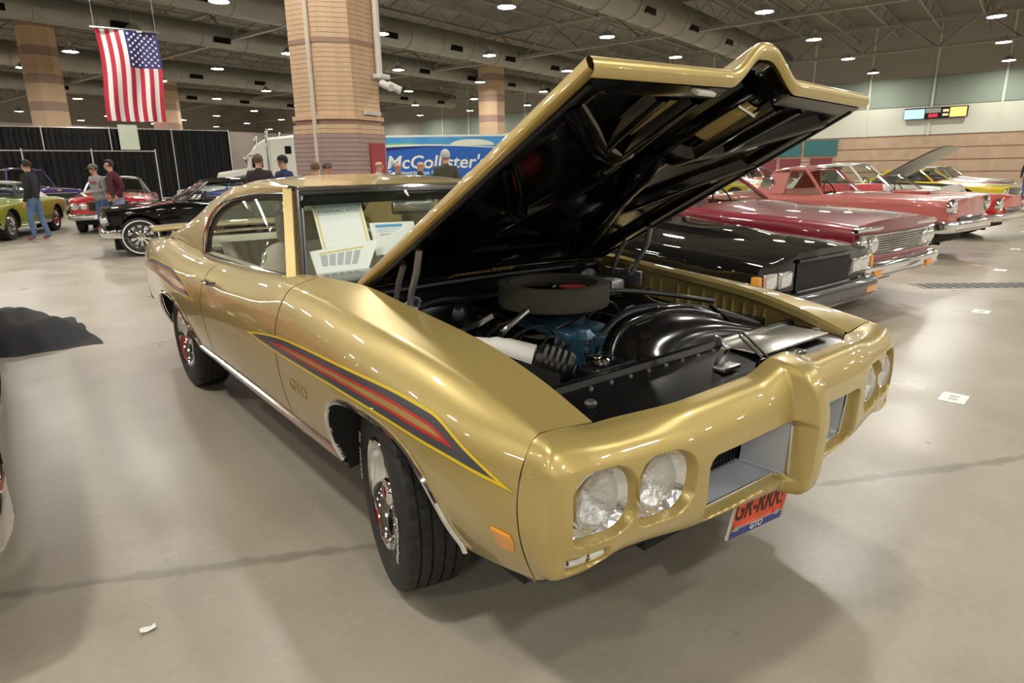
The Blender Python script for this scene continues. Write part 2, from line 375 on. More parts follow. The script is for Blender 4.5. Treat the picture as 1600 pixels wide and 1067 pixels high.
# ---- flag hanging from the roof: thirteen vertical stripes, canton with stars
def flag():
    t=thing('hanging_flag','red, white and blue striped flag with stars hanging vertically from the roof','flag',(2.3,22.0,0),math.radians(-8))
    W_,H_=1.62,2.62; z1=5.72
    def pt(u,v,off=0):
        x=(u-.5)*W_+.05*math.sin(v*5); y=.07*math.sin(u*9+v*4)+.05*math.sin(u*21+v*2)*(.3+v); return (x,y-off,z1-v*H_)
    red=mat('flag_red',(.48,.02,.045),.7); wh=mat('flag_white',(.78,.76,.76),.7); bl=mat('flag_blue',(.03,.03,.16),.7)
    for k in range(13):
        a,b=k/13,(k+1)/13; us=[a+(b-a)*q/4 for q in range(5)]; v0=.395 if k>=6 else 0
        vs=np.linspace(v0,1,28); P=np.array([[pt(u,v) for u in us] for v in vs]); P2=P+np.array((0,.008,0))
        mb=MB(); mb.grid(P); mb.grid(P2,flip=True); mb.build('stripe',red if k%2==0 else wh,t,60)
    us=np.linspace(6/13,1,24); vs=np.linspace(0,.395,16); P=np.array([[pt(u,v) for u in us] for v in vs]); mb=MB(); mb.grid(P); mb.grid(P+np.array((0,.008,0)),flip=True); cn=mb.build('canton',bl,t,60)
    mb=MB()
    for r in range(11):
        for c in range(9):
            if (r+c)%2: continue
            u=6/13+(c+1)/10*(7/13); v=(r+1)/12*.395; o=Vector(pt(u,v,.012)); R=.052
            pts=[o+Vector((math.sin(q*PI/5)*R*(1 if q%2==0 else .4),0,math.cos(q*PI/5)*R*(1 if q%2==0 else .4))) for q in range(10)]
            mb.add([o]+pts,[(0,1+q,1+(q+1)%10) for q in range(10)])
    mb.build('stars',wh,cn,0,kind='stuff')
    mb=MB(); mb.tube([(-W_/2-.1,0,z1+.03),(W_/2+.1,0,z1+.03)],.03,8); mb.tube([(-W_/2,0,z1),(-W_/2,0,10.2)],.008,4); mb.tube([(W_/2,0,z1),(W_/2,0,10.2)],.008,4); mb.build('hanging_bar',STEEL,t)
flag()
# ---- lit display board on the right wall
def board():
    b0=4.6; o=Vector(hall(xw-.45,6.0,5.75)); rz=HANG-PI/2
    t=thing('display_board','long lit display board high on the panelled wall, blue screen at one end','sign',tuple(o),rz); t.scale=(.6,.6,.6)
    MB().box((0,.1,0),(7.6,.3,1.5)).build('casing',BLACKSATIN,t,0)
    MB().box((-2.5,-.08,-.05),(2.45,.06,1.25)).build('blue_screen',mat('screen_blue',(.1,.3,.5),.4,emit=(.35,.75,1),estr=1.3),t,0)
    MB().box((-.25,-.08,.32),(1.8,.06,.6)).build('grey_header',mat('screen_grey',(.35,.36,.36),.5),t,0)
    mb=MB(); text_on(mb,'8:00',.62,(-.2,-.12,-.36),(1,0,0),(0,0,1),bold=.02); mb.build('red_digits',mat('led_red',(.3,0,0),.5,emit=(1,.03,.06),estr=1.6),t,0)
    mb=MB(); mb.box((1.25,-.08,.25),(.7,.06,.35)); mb.box((1.25,-.08,-.3),(.7,.06,.3)); mb.build('gold_marks',mat('screen_tan',(.5,.42,.25),.5,emit=(.7,.6,.35),estr=.6),t,0)
    MB().box((2.7,-.08,0),(1.9,.06,1.25)).build('amber_screen',mat('screen_amber',(.5,.3,.1),.4,emit=(1,.62,.15),estr=1.0),t,0)
board()
# ================================================================ THE GOLD CAR (nose towards -Y, front axle at the origin)
GC=thing('muscle_car','gold two-door muscle car with hood raised and black, red and yellow side stripes','car')
def both(fn):
    for sg in (-1,1): fn(sg)
SK_Y=[-.787,-.60,-.35,.10,.45,.80,1.3,1.8,2.3,2.8,3.3,3.8,4.10]
SK=np.array([
[(.678,.788),(.77,.802),(.855,.806),(.882,.785),(.905,.735),(.92,.66),(.915,.57),(.893,.49),(.868,.43)],
[(.680,.850),(.77,.853),(.850,.842),(.885,.818),(.920,.765),(.943,.69),(.938,.58),(.910,.47),(.865,.385)],
[(.680,.903),(.77,.897),(.850,.877),(.888,.850),(.927,.79),(.955,.71),(.950,.60),(.915,.46),(.855,.34)],
[(.680,.947),(.77,.937),(.850,.912),(.887,.885),(.925,.82),(.952,.72),(.948,.60),(.912,.45),(.855,.325)],
[(.690,.978),(.77,.960),(.845,.930),(.880,.900),(.915,.83),(.940,.72),(.935,.60),(.905,.45),(.858,.32)],
[(.715,.972),(.78,.958),(.835,.938),(.870,.910),(.903,.84),(.928,.72),(.925,.60),(.900,.45),(.860,.32)],
[(.745,.938),(.785,.934),(.825,.918),(.862,.885),(.898,.825),(.922,.72),(.920,.60),(.897,.45),(.860,.32)],
[(.745,.918),(.790,.914),(.828,.900),(.865,.872),(.90,.815),(.925,.72),(.922,.60),(.898,.45),(.860,.32)],
[(.745,.914),(.800,.914),(.845,.904),(.885,.878),(.92,.82),(.945,.73),(.940,.60),(.905,.45),(.86,.32)],
[(.74,.930),(.80,.930),(.855,.920),(.895,.892),(.93,.83),(.957,.73),(.952,.60),(.915,.46),(.86,.33)],
[(.74,.955),(.80,.953),(.855,.938),(.893,.91),(.922,.83),(.942,.72),(.935,.6),(.91,.47),(.86,.36)],
[(.74,.945),(.79,.94),(.835,.925),(.865,.89),(.89,.81),(.905,.70),(.90,.59),(.88,.48),(.845,.40)],
[(.70,.90),(.74,.895),(.78,.88),(.805,.85),(.82,.78),(.83,.69),(.825,.6),(.81,.5),(.79,.43)]])
SK[:6,1]=.16*SK[:6,0]+.84*SK[:6,2]+np.array((0,.0015)); SK[:,3]=SK[:,2]+np.array([.36]*5+[.45,.55]+[.62]*6)[:,None]*(SK[:,3]-SK[:,2])
FA=(-.075,.30,.40,.372,2.9); RA=(2.80,.28,.42,.375,2.7)
def arch_z(y,A):
    u=abs(y-A[0])/A[2]
    return None if u>=1 else A[1]+A[3]*(1-u**A[4])**(1/A[4])
def arch_pts(A,n=41,k=1.0):
    th=np.linspace(0.0,PI,n); c,s=np.cos(th),np.sin(th)
    return [(A[0]+k*A[2]*np.sign(a)*abs(a)**(2/A[4]), A[1]+k*A[3]*abs(b)**(2/A[4])) for a,b in zip(c,s)]
_pc={}
def prof(y):
    k=round(float(y),4)
    if k not in _pc: _pc[k]=crom(pchip(SK_Y,SK,[y])[0],240)
    return _pc[k]
def side_x(y,z):
    P=prof(y); i0=np.argmax(P[:,1]>-1); Q=P[70:]
    zz=Q[::-1,1]; xx=Q[::-1,0]; o=np.argsort(zz); return float(np.interp(z,zz[o],xx[o]))
def col_rows(y,arches,zs=.705,n1=30,n2=24):
    P=prof(y); zb=None
    for A in arches:
        z=arch_z(y,A)
        if z is not None: zb=z
    i=int(np.argmax(P[:,1]<zs)); up=P[:i+1]; lo=P[i:]
    if zb is not None:
        j=int(np.argmax(lo[:,1]<=zb)) if lo[-1,1]<zb else len(lo)-1
        j=max(j,1); a,b=lo[j-1],lo[j]; t=np.clip((a[1]-zb)/max(a[1]-b[1],1e-6),0,1); lo=np.vstack([lo[:j],a+(b-a)*t])
    def rs(Q,n):
        s=np.r_[0,np.cumsum(np.linalg.norm(np.diff(Q,axis=0),axis=1))]; q=np.linspace(0,s[-1],n); return np.stack([np.interp(q,s,Q[:,0]),np.interp(q,s,Q[:,1])],-1)
    R=np.vstack([rs(up,n1),rs(lo,n2)[1:]]); return np.c_[R[:,0],np.full(len(R),y),R[:,1]]
def skin(name,y0,y1,arches,sg,n=60):
    ys=set(np.linspace(y0,y1,n).round(4))
    for A in arches:
        for y,_ in arch_pts(A,61):
            if y0<y<y1: ys.add(round(y,4))
        for e in (-1,1):
            for q in (.0008,.9999):
                y=A[0]+e*A[2]*(1+q if q<.5 else q)
                if y0<y<y1: ys.add(round(y,5))
    P=np.array([col_rows(y,arches) for y in sorted(ys)]); P[:,:,0]*=sg
    # thickness: fold the visible edges inwards a little
    mb=MB(); mb.grid(P,flip=sg>0)
    for e,dy in ((0,.006),(-1,-.006)):
        E=P[e].copy(); F=E.copy(); F[:,0]-=sg*.012; F[:,2]-=.028; F[:,1]+=dy; mb.grid(np.array([E,F]))
    return mb.build(name,GOLD,GC,40)
def sides(sg):
    skin('front_fender',-.7825,.785,[FA],sg); skin('door',.795,1.995,[],sg,40); skin('rear_quarter',2.005,4.10,[RA],sg)
both(sides)
def arches(sg):
    for A in (FA,RA):
        pts=[(y,z) for y,z in arch_pts(A,61)]
        path=[(sg*(side_x(y,max(z,.33))+.002),y,z) for y,z in pts if z>.325]
        MB().tube(path,.010,8).build('wheel_arch_moulding',CHROME,GC)
        lin=[[(sg*(side_x(y,max(z,.33))-.012),y,z),(sg*.80,y,z+.01),(sg*.50,A[0]+(y-A[0])*1.02,z+.02)] for y,z in pts]
        mb=MB(); mb.grid(np.array(lin)); q=.5
        mb.add([(sg*q,A[0]-A[2],.2),(sg*q,A[0]+A[2],.2),(sg*q,A[0]+A[2],.8),(sg*q,A[0]-A[2],.8)],[(0,1,2,3)])
        mb.build('wheel_well',BLACKMATT,GC)
    # inner lip behind the front wheel: chrome edged flange
    # rocker moulding
    ys=np.linspace(FA[0]+FA[2]+.01,RA[0]-RA[2]-.01,30)
    P=np.array([[(sg*(side_x(y,.385)+.001),y,.385),(sg*(side_x(y,.375)+.012),y,.376),(sg*(side_x(y,.345)+.014),y,.345),(sg*(side_x(y,.33)+.004),y,.326),(sg*.83,y,.318)] for y in ys])
    MB().grid(P).build('rocker_moulding',mat('bright_trim',(.80,.77,.68),.16,1),GC)
both(arches)
# ---- nose: moulded body-colour bumper with headlamp and grille openings
FU=[0,.43,.68,.80,.90,1.0]
FCT=np.array([
[(0,-.882,.825),(0,-.925,.808),(0,-.955,.770),(0,-.972,.730),(0,-.975,.60),(0,-.965,.50),(0,-.95,.455),(0,-.89,.44)],
[(.43,-.866,.812),(.43,-.902,.800),(.43,-.930,.768),(.43,-.948,.735),(.43,-.955,.61),(.43,-.948,.52),(.43,-.93,.478),(.43,-.87,.462)],
[(.678,-.7885,.788),(.68,-.852,.790),(.68,-.890,.772),(.68,-.909,.745),(.68,-.922,.65),(.68,-.917,.545),(.68,-.90,.497),(.67,-.84,.482)],
[(.780,-.7885,.8035),(.79,-.832,.797),(.80,-.866,.782),(.806,-.886,.755),(.812,-.902,.65),(.81,-.897,.540),(.805,-.887,.480),(.79,-.83,.462)],
[(.832,-.788,.807),(.85,-.815,.800),(.866,-.842,.785),(.884,-.858,.750),(.894,-.868,.65),(.891,-.865,.54),(.880,-.858,.474),(.862,-.825,.452)],
[(.856,-.787,.806),(.872,-.787,.796),(.889,-.787,.775),(.907,-.787,.73),(.920,-.787,.66),(.915,-.787,.57),(.893,-.787,.49),(.868,-.787,.43)]])
uu=np.r_[np.linspace(0,.86,250),np.linspace(.86,1,40)[1:]]; NV=190
cols=pchip(FU,FCT,uu); half=np.array([crom(c,NV) for c in cols])
# scale u so that columns follow x evenly on the face
mir=half[:0:-1]*np.array([-1,1,1]); FP=np.concatenate([mir,half]); 
X,Y,Z=FP[...,0].copy(),FP[...,1].copy(),FP[...,2].copy(); ax=np.abs(X)
fm=sstep(.885,.965,-Y); B=1-sstep(.028,.054,ax)
Y=Y-.062*B*fm; Z=Z+.032*(1-sstep(.03,.17,ax))*sstep(.70,.80,Z)
def rb(px,pz,c,h,r):
    """signed distance to a rounded box; r = radii (outer-top, outer-bottom, inner-top, inner-bottom)"""
    qx,qz=px-c[0],pz-c[1]; rr=np.where(qx>0,np.where(qz>0,r[0],r[1]),np.where(qz>0,r[2],r[3]))
    a=np.abs(qx)-h[0]+rr; b=np.abs(qz)-h[1]+rr
    return np.minimum(np.maximum(a,b),0)+np.hypot(np.maximum(a,0),np.maximum(b,0))-rr
HLO=((.753,.642),(.094,.092),(.060,.034,.080,.080)); HLI=((.566,.637),(.097,.092),(.062,.040,.080,.080)); GR=((.2255,.0),(.1985,.100),(.035,.035,.024,.024)); PKL=((.798,.509),(.062,.019),(.008,.008,.008,.008))
def gz(x): return .586-.03*(x-.2)
OPEN=[(HLO,.010,.034,0),(HLI,.010,.034,0),(GR,.014,.042,1),(PKL,.006,.016,0)]
def osd(o,x,z):
    (c,h,r),w_,d_,sl=o; return rb(x,z-(gz(x) if sl else 0),c,h,r)
front=(Y<-.83)|(ax<.9)&(Z<.76)
keep=np.ones(X.shape,bool); Y0=Y.copy(); RC=np.zeros(X.shape)
def fy(x,z):
    x=abs(x); k=np.argmin((X-x)**2+(Z-z)**2+(Z>.785)*9+(Z<.47)*9); return float(Y0.flat[k])
for o in OPEN:
    (c,h,r),wd,dp,sl=o; sd=osd(o,ax,Z); lev=-wd; band=np.abs(sd-lev)<.0023
    for _ in range(3):
        e=1e-4; s0=osd(o,ax,Z); gx=(osd(o,ax+e,Z)-s0)/e; gzv=(osd(o,ax,Z+e)-s0)/e; st=np.where(band,(lev-s0),0)
        ax=ax+st*gx; Z=Z+st*gzv
    sd=osd(o,ax,Z); RC=np.maximum(RC,dp*sstep(0,wd,-sd)); keep&=sd>=lev-3e-4
Y=Y+RC; X=np.where(X<0,-ax,ax); FP=np.stack([X,Y,Z],-1)
idx=-np.ones(X.shape,int); idx[keep]=np.arange(keep.sum()); fs=[]
for i in range(X.shape[0]-1):
    a,b=idx[i],idx[i+1]
    for k in range(NV-1):
        q=(a[k],a[k+1],b[k+1],b[k])
        if min(q)>=0: fs.append(q)
mb=MB(); mb.add(FP[keep],fs)
E0=FP[np.abs(FP[:,0,0])<.66,0]; mb.grid(np.array([E0,E0+np.array((0,.012,-.03))])); 
FASCIA=mb.build('front_bumper',GOLD,GC,60)
def outline(o,off,n=10):
    (c,h,r),wd,dp,sl=o; pts=[]
    for sx,sz,rr,a0 in ((1,1,r[0],0),(-1,1,r[2],PI/2),(-1,-1,r[3],PI),(1,-1,r[1],1.5*PI)):
        R=max(rr+off,.004)
        for k in range(n):
            a=a0+PI/2*k/(n-1); x=c[0]+sx*(h[0]-rr)+R*math.cos(a); z=c[1]+sz*(h[1]-rr)+R*math.sin(a)
            pts.append((x,z+(gz(x) if sl else 0)))
    return pts
LENS=mat('headlamp_glass',(.86,.88,.88),.10,.75,coat=1); 
def fluted():
    m=glass('fluted_lens',(.93,.95,.95)); nt=m.node_tree; g=[n for n in nt.nodes if n.type=='BSDF_GLOSSY'][0]; g.inputs['Roughness'].default_value=.05
    ma=[n for n in nt.nodes if n.type=='MATH' and n.operation=='MULTIPLY_ADD'][0]; ma.inputs[2].default_value=.28
    tc=nt.nodes.new('ShaderNodeTexCoord'); wv=nt.nodes.new('ShaderNodeTexWave'); wv.inputs['Scale'].default_value=30; wv.inputs['Distortion'].default_value=4.0; wv.inputs['Detail'].default_value=1; wv.inputs['Detail Scale'].default_value=9
    nt.links.new(tc.outputs['Object'],wv.inputs[0]); bp=nt.nodes.new('ShaderNodeBump'); bp.inputs['Strength'].default_value=.6; bp.inputs['Distance'].default_value=.006
    nt.links.new(wv.outputs['Fac'],bp.inputs['Height']); nt.links.new(bp.outputs[0],g.inputs['Normal']); return m
REFL=mat('lamp_reflector',(.95,.95,.94),.22,.75,bump=(55,.6))
FLUTE=fluted()
BEZEL=mat('bright_bezel',(.80,.80,.81),.16,.9,bump=(45,.3))
def lamps(sg):
    for o in (HLO,HLI):
        op=(o,.010,.034,0); ol=outline(op,-.0085); c=o[0]; rings=[]
        for k in (1.0,.93,.80): rings.append([(sg*(c[0]+(x-c[0])*k), fy(c[0]+(x-c[0])*k,c[1]+(z-c[1])*k)+.030+(1-k)*.10, c[1]+(z-c[1])*k) for x,z in ol])
        rings.append([(sg*c[0],fy(*c)+.075,c[1])]*len(ol))
        mb=MB(); mb.grid(rings,wrap=True); bz=mb.build('headlamp_bezel',BEZEL,GC,50)
        yc=fy(*c)+.040; ang=-sg*math.radians(6)
        R=Matrix.Rotation(ang,3,'Z')
        mb=MB(); mb.lathe([(.0,-.026),(.02,-.0255),(.04,-.023),(.058,-.016),(.068,-.006),(.071,.004)],40,axis='y',R=R.to_4x4())
        ln=mb.build('headlamp_lens',FLUTE,bz,50); ln.location=(sg*c[0],yc-.004,c[1]-.002)
        mb=MB(); mb.lathe([(.071,.004),(.066,.016),(.052,.034),(.03,.046),(.012,.050),(.011,.030),(.0,.028)],40,axis='y',R=R.to_4x4())
        rf=mb.build('headlamp_reflector',REFL,bz,50); rf.location=(sg*c[0],yc-.004,c[1]-.002)
        mb=MB(); mb.lathe([(.071,.0),(.078,-.004),(.080,.004),(.078,.02)],40,axis='y',R=R.to_4x4()); rr=mb.build('retaining_ring',CHROME,bz,50); rr.location=(sg*c[0],yc,c[1]-.002)
    # grille: bright frame, silver funnel, black mesh
    op=OPEN[2]; ol=outline(op,-.0125)
    MB().tube([(sg*x,fy(x,z)+.040,z) for x,z in ol]+[(sg*ol[0][0],fy(*ol[0])+.040,ol[0][1])],.0042,6).build('grille_frame',CHROME,GC)
    c=(.2255,gz(.2255)); F=[]
    for k,dy in ((1.0,.041),(.97,.055),(.80,.165)): F.append([(sg*(c[0]+(x-c[0])*(k if k==1 else k*.985)),fy(x,z)+dy,c[1]+(z-c[1])*k) for x,z in outline(op,-.0135)])
    gs=MB().grid(F,wrap=True).build('grille_surround',mat('silver_grille_paint',(.44,.47,.51),.42,.25),GC,40)
    mb=MB(); yb=-.80; mb.box((sg*c[0],yb+.03,c[1]),(.36,.02,.17)); mb.build('grille_backing',BLACKMATT,gs,0)
    mb=MB()
    for k in range(17): x=.072+k*.0170; mb.box((sg*x,fy(max(x,.1),.61)+.160,gz(x)),(.0035,.014,.145))
    for k in range(9): z=-.068+k*.017; mb.box((sg*c[0],fy(c[0],.61)+.158,c[1]+z),(.29,.012,.0035))
    mb.build('grille_mesh',mat('grille_black_plastic',(.02,.02,.021),.4),gs,0)
    # parking lamp set into the lower corner
    ol=outline(OPEN[3],-.0045); c=PKL[0]; rings=[]
    for k,dy in ((1.0,.014),(.9,.012)): rings.append([(sg*(c[0]+(x-c[0])*k),fy(x,z)+dy,c[1]+(z-c[1])*k) for x,z in ol])
    rings.append([(sg*c[0],fy(*c)+.014,c[1])]*len(ol))
    pk=MB().grid(rings,wrap=True).build('parking_lamp_frame',CHROME,GC,50)
    for a,b in ((.748,.790),(.802,.846)):
        P=[[(sg*x,fy(x,z)+.006+.004*abs(z-c[1])/.01,z) for z in np.linspace(c[1]-.010,c[1]+.010,5)] for x in np.linspace(a,b,8)]
        MB().grid(P).build('parking_lamp_lens',LENS,pk,50)
    # amber side marker
    def sp(y,z,o=.0): return (sg*(side_x(y,z)+o),y,z)
    q=[(-.690,.556),(-.752,.556),(-.760,.540),(-.752,.505),(-.722,.498),(-.702,.512)]
    mb=MB(); mb.add([sp(y,z,.001) for y,z in q]+[sp(y+(-.725-y)*.15,z+(.527-z)*.15,.009) for y,z in q],[(0,1,7,6),(1,2,8,7),(2,3,9,8),(3,4,10,9),(4,5,11,10),(5,0,6,11),(6,7,8,9,10,11)])
    mb.build('side_marker_lamp',mat('amber_lens',(.75,.30,.035),.15,0,coat=1),GC)
both(lamps)
# lower dark valance and licence plate
mb=MB(); P=[]
for x in np.linspace(-.70,.70,15): P.append([(x,-.84+.12*abs(x)**2,.47),(x,-.80+.12*abs(x)**2,.36),(x,-.62,.27)])
mb.grid(P); mb.build('lower_valance',BLACKSATIN,GC)
def plate():
    # plate hangs tilted: its face looks forward and up a little
    c=Vector((.010,-.866,.362)); u=Vector((.993,0,-.112)).normalized(); v=Vector((.112,-.12,.985)).normalized(); n=u.cross(v)
    def P(a,b,o=0): return c+u*a+v*b+n*o
    mb=MB(); W2,H2=.157,.083
    def slab(mb,a0,a1,b0,b1,o,t,mi=0): mb.prism([(a0,b0),(a1,b0),(a1,b1),(a0,b1)],P(0,0,o),u,v,-n*t if False else n*t,mi)
    slab(mb,-W2,W2,-H2,H2,-.004,.004); pl=mb.build('licence_plate',mat('plate_orange',(.75,.085,.025),.45),GC,0)
    mb=MB()
    slab(mb,-W2-.006,-W2+.004,-H2-.012,H2,.0,.006); slab(mb,W2-.004,W2+.006,-H2-.012,H2,0,.006); slab(mb,-W2,W2,H2-.006,H2+.004,0,.006); slab(mb,-W2,W2,-H2+.016,-H2+.020,.0,.006); mb.build('plate_frame',CHROME,pl,0)
    mb=MB(); slab(mb,-W2,W2,-H2-.014,-H2+.016,.0,.004); mb.build('frame_name_strip',mat('plate_blue',(.03,.045,.22),.4),pl,0)
    mb=MB(); text_on(mb,'GTO',.034,P(0,-H2+.004,.0055),u,v,bold=.0009); mb.build('frame_name',WHITE,pl,0)
    mb=MB(); vs,fs=text_geo('GR-RRR!',.105,bold=.0012); sx=.285/(max(q.x for q in vs)-min(q.x for q in vs)); mb.add([P(q.x*sx,q.y*1.05-.004,.0015) for q in vs],fs); mb.build('plate_lettering',mat('plate_black',(.012,.01,.01),.5),pl,0)
    mb=MB(); 
    for a in (-.125,.115): slab(mb,a-.014,a+.014,-H2+.012,-H2+.030,.005,.003)
    mb.build('frame_emblem',CHROME,pl,0)
    mb=MB(); mb.box((0.02,-.80,.40),(.22,.08,.03)); mb.build('plate_bracket',BLACKMATT,GC,0)
plate()
# bumper guard / tow hook pod under the near corner
both(lambda sg: MB().lathe([(.0,-.045),(.035,-.035),(.052,-.01),(.055,.02),(.05,.05)],20,(sg*.80,-.72,.415),'z').build('underside_pod',mat('dark_pod',(.03,.03,.03),.2,.3),GC))
# ---- stripes
YEL=mat('stripe_yellow',(.72,.52,.015),.4,coat=.6); GREY=mat('stripe_charcoal',(.055,.058,.066),.4,coat=.6); RED=mat('stripe_red',(.50,.025,.02),.4,coat=.6)
def stripe(sg,top,bot,lay,rearred=None):
    ty,tz=zip(*top); by,bz=zip(*bot); y0,y1=max(ty[0],by[0]),min(ty[-1],by[-1]); ys=np.linspace(y0,y1,110)
    T=pchip(ty,np.array(tz)[:,None],ys)[:,0]; Bz=pchip(by,np.array(bz)[:,None],ys)[:,0]
    parts={}; prev=0
    for w_,m,nm in lay:
        for up in (1,-1):
            rows=[]
            for y,t,b in zip(ys,T,Bz):
                h=max((t-b)/2,1e-5); a=min(prev,h); c=min(prev+w_,h); r=[]
                for q in np.linspace(a,c,4):
                    z=t-q if up>0 else b+q; r.append((sg*(side_x(y,z)+.0016),y,z))
                rows.append(r)
            parts.setdefault(nm,(MB(),m))[0].grid(rows,flip=(up*sg>0))
        prev+=w_
    for nm,(mb,m) in parts.items(): mb.build(nm,m,GC,60)
LAY=[(.0085,YEL,'yellow_pinstripe'),(.021,GREY,'charcoal_stripe'),(.0075,RED,'red_stripe')]
both(lambda sg: stripe(sg,[(-.772,.676),(-.60,.733),(-.43,.782),(-.20,.790),(.10,.785),(.65,.762),(1.0,.724),(1.19,.694)],[(-.772,.675),(-.65,.682),(-.5,.690),(-.2,.697),(.1,.697),(.4,.688),(.78,.680),(1.0,.684),(1.19,.693)],LAY))
both(lambda sg: stripe(sg,[(2.12,.70),(2.35,.79),(2.75,.845),(3.2,.845),(3.7,.79),(3.98,.725)],[(2.12,.699),(2.45,.705),(2.9,.735),(3.4,.74),(3.98,.724)],LAY))
# script on the fender
def badge(sg):
    mb=MB(); vs,fs=text_geo('GTO',.075,bold=.0005); out=[]
    for q in vs:
        y=.57+q.x*1.25*sg; out.append((sg*(side_x(y,.575+q.y)+.0015),y,.575+q.y))
    mb.add(out,fs)
    mb.build('fender_lettering',mat('gold_decal',(.36,.25,.085),.5),GC,0)
both(badge)
# side mirror-less doors: handle, lock
def handle(sg):
    y,z=1.83,.838; x=side_x(y,z)
    mb=MB(); mb.tube([(sg*(x-.005),y-.085,z),(sg*(x+.022),y-.07,z+.004),(sg*(x+.026),y,z+.006),(sg*(x+.022),y+.06,z+.002),(sg*(x-.005),y+.075,z-.002)],[.011,.012,.011,.012,.013],8); mb.build('door_handle',CHROME,GC)
    mb=MB(); mb.lathe([(0,.006),(.012,.005),(.013,0)],14,(sg*(side_x(1.84,.765)+.0),1.84,.765),'x' ); mb.build('door_lock',CHROME,GC)
both(handle)
# ---- cabin: pillars, roof, glass
GASK=mat('black_gasket',(.01,.01,.01),.35)
def Tcurve(s): return pchip([0,.28,.52,.70,.86,1],[(.552,1.385,1.332),(.550,1.85,1.366),(.575,2.30,1.328),(.600,2.70,1.255),(.645,3.10,1.120),(.705,3.50,.966)],s)
def Wcurve(s): return pchip([0,.20,.36,.46,.54,.62,.70,.86,1],[(.592,1.385,1.304),(.625,1.80,1.292),(.662,2.20,1.252),(.700,2.44,1.160),(.735,2.535,1.03),(.752,2.54,.922),(.745,2.75,.928),(.745,3.12,.950),(.742,3.50,.962)],s)
S_=np.linspace(0,1,90); TT,WW=Tcurve(S_),Wcurve(S_)
def rail(sg):
    rows=[]
    for a,b in zip(TT,WW):
        r=[]
        for k in np.linspace(0,1,14):
            p=a*(1-k)+b*k; bul=.030*math.sin(PI*k)*(1 if True else 0); p=p+np.array((bul*.8,0,bul*.55)); r.append((sg*p[0],p[1],p[2]))
        rows.append(r)
    MB().grid(rows,flip=sg<0).build('sail_panel',GOLD,GC,50)
    # bright moulding round the side window, with black seal inside
    wp=[tuple(np.array((sg*(p[0]+.004),p[1],p[2]-.004))) for p in WW[:56]]
    MB().tube(wp,.011,8).build('window_moulding',CHROME,GC)
    MB().tube([(p[0]-sg*.022,p[1]-.015*(1 if p[1]>2.2 else .3),p[2]-.018) for p in wp],.016,8).build('window_seal',GASK,GC)
    # belt moulding
    bl=[(sg*(.752+.0*y),y,float(np.interp(y,[1.0,1.3,1.8,2.3,2.54],[.950,.940,.922,.918,.922]))) for y in np.linspace(1.03,2.53,24)]
    MB().tube(bl,.009,8).build('belt_moulding',CHROME,GC)
    # windscreen pillar
    a=Vector((sg*.758,.985,.940)); b=Vector((sg*.592,1.395,1.308)); mb=MB(); d=(b-a)
    u=Vector((-sg*.80,-.60,0)); v=Vector((sg*.55,-.60,.2)).normalized()
    sec=[(-.026,-.012),(.026,-.018),(.030,.014),(-.020,.018)]
    rows=[[a+d*k+Vector((sg*1,0,0))*p[0]*.55+Vector((0,1,0))*(p[0]*.9)+Vector((sg*.4,-.6,.7))*p[1] for p in sec] for k in np.linspace(-.06,1.02,8)]
    mb.grid([[tuple(q) for q in r] for r in rows],wrap=True); mb.build('windscreen_pillar',GOLD,GC,75)
    off=Vector((-sg*.030,-.030,0)); MB().tube([tuple(a+off-d*.02),tuple(a+d*.5+off),tuple(b+off)],.013,8).build('windscreen_trim',CHROME,GC)
    off=Vector((-sg*.052,-.022,-.004)); MB().tube([tuple(a+off),tuple(a+d*.5+off),tuple(b+off)],.012,8).build('windscreen_seal',GASK,GC)
    off=Vector((sg*.012,.028,0)); MB().tube([tuple(a+off),tuple(b+off)],.009,8).build('window_moulding',CHROME,GC)
both(rail)
zc=lambda y: float(np.interp(y,[1.385,1.5,1.65,1.85,2.1,2.3,2.45,2.58],[1.336,1.356,1.376,1.392,1.392,1.378,1.356,1.325]))
# roof panel between the shoulder curves
ys=np.linspace(1.385,2.58,40); rows=[]
sy=TT[:,1]
for y in ys:
    ex,ez=np.interp(y,sy,TT[:,0]),np.interp(y,sy,TT[:,2]); r=[]
    for k in np.linspace(-1,1,41):
        z=ez+(zc(y)-ez)*(1-abs(k)**2.2); r.append((ex*k,y-.045*(1-k*k)*(1 if y<1.5 else max(0,1-(y-1.5)/.3)),z))
    rows.append(r)
MB().grid(rows).build('roof_panel',GOLD,GC,50)
hd=[(k*.565,1.372-.045*(1-k*k),1.314+.008*(1-k*k)) for k in np.linspace(-1,1,25)]
MB().tube(hd,.012,8).build('windscreen_header_trim',CHROME,GC)
MB().tube([(p[0]*.97,p[1]-.016,p[2]-.020) for p in hd],.015,8).build('header_seal',GASK,GC)
wbase=lambda k:(k*.725,.985-.15*(1-k*k),.950+.016*(1-k*k)); wtop=lambda k:(k*.558,1.366-.045*(1-k*k),1.306+.008*(1-k*k))
def wsp(k,t): 
    a,b=np.array(wbase(k)),np.array(wtop(k)); p=a*(1-t)+b*t; return p+np.array((0,-.03,.03))*math.sin(PI*t)*.6
MB().grid([[wsp(k,t) for k in np.linspace(-1,1,25)] for t in np.linspace(0,1,9)],flip=True).build('windscreen',CLEAR,GC,60)
band=glass('sunshade_band',(.03,.07,.08)); MB().grid([[wsp(k,t)+np.array((0,.004,-.004)) for k in np.linspace(-.98,.98,25)] for t in np.linspace(.80,.99,4)],flip=True).build('sunshade_strip',band,GC,60)
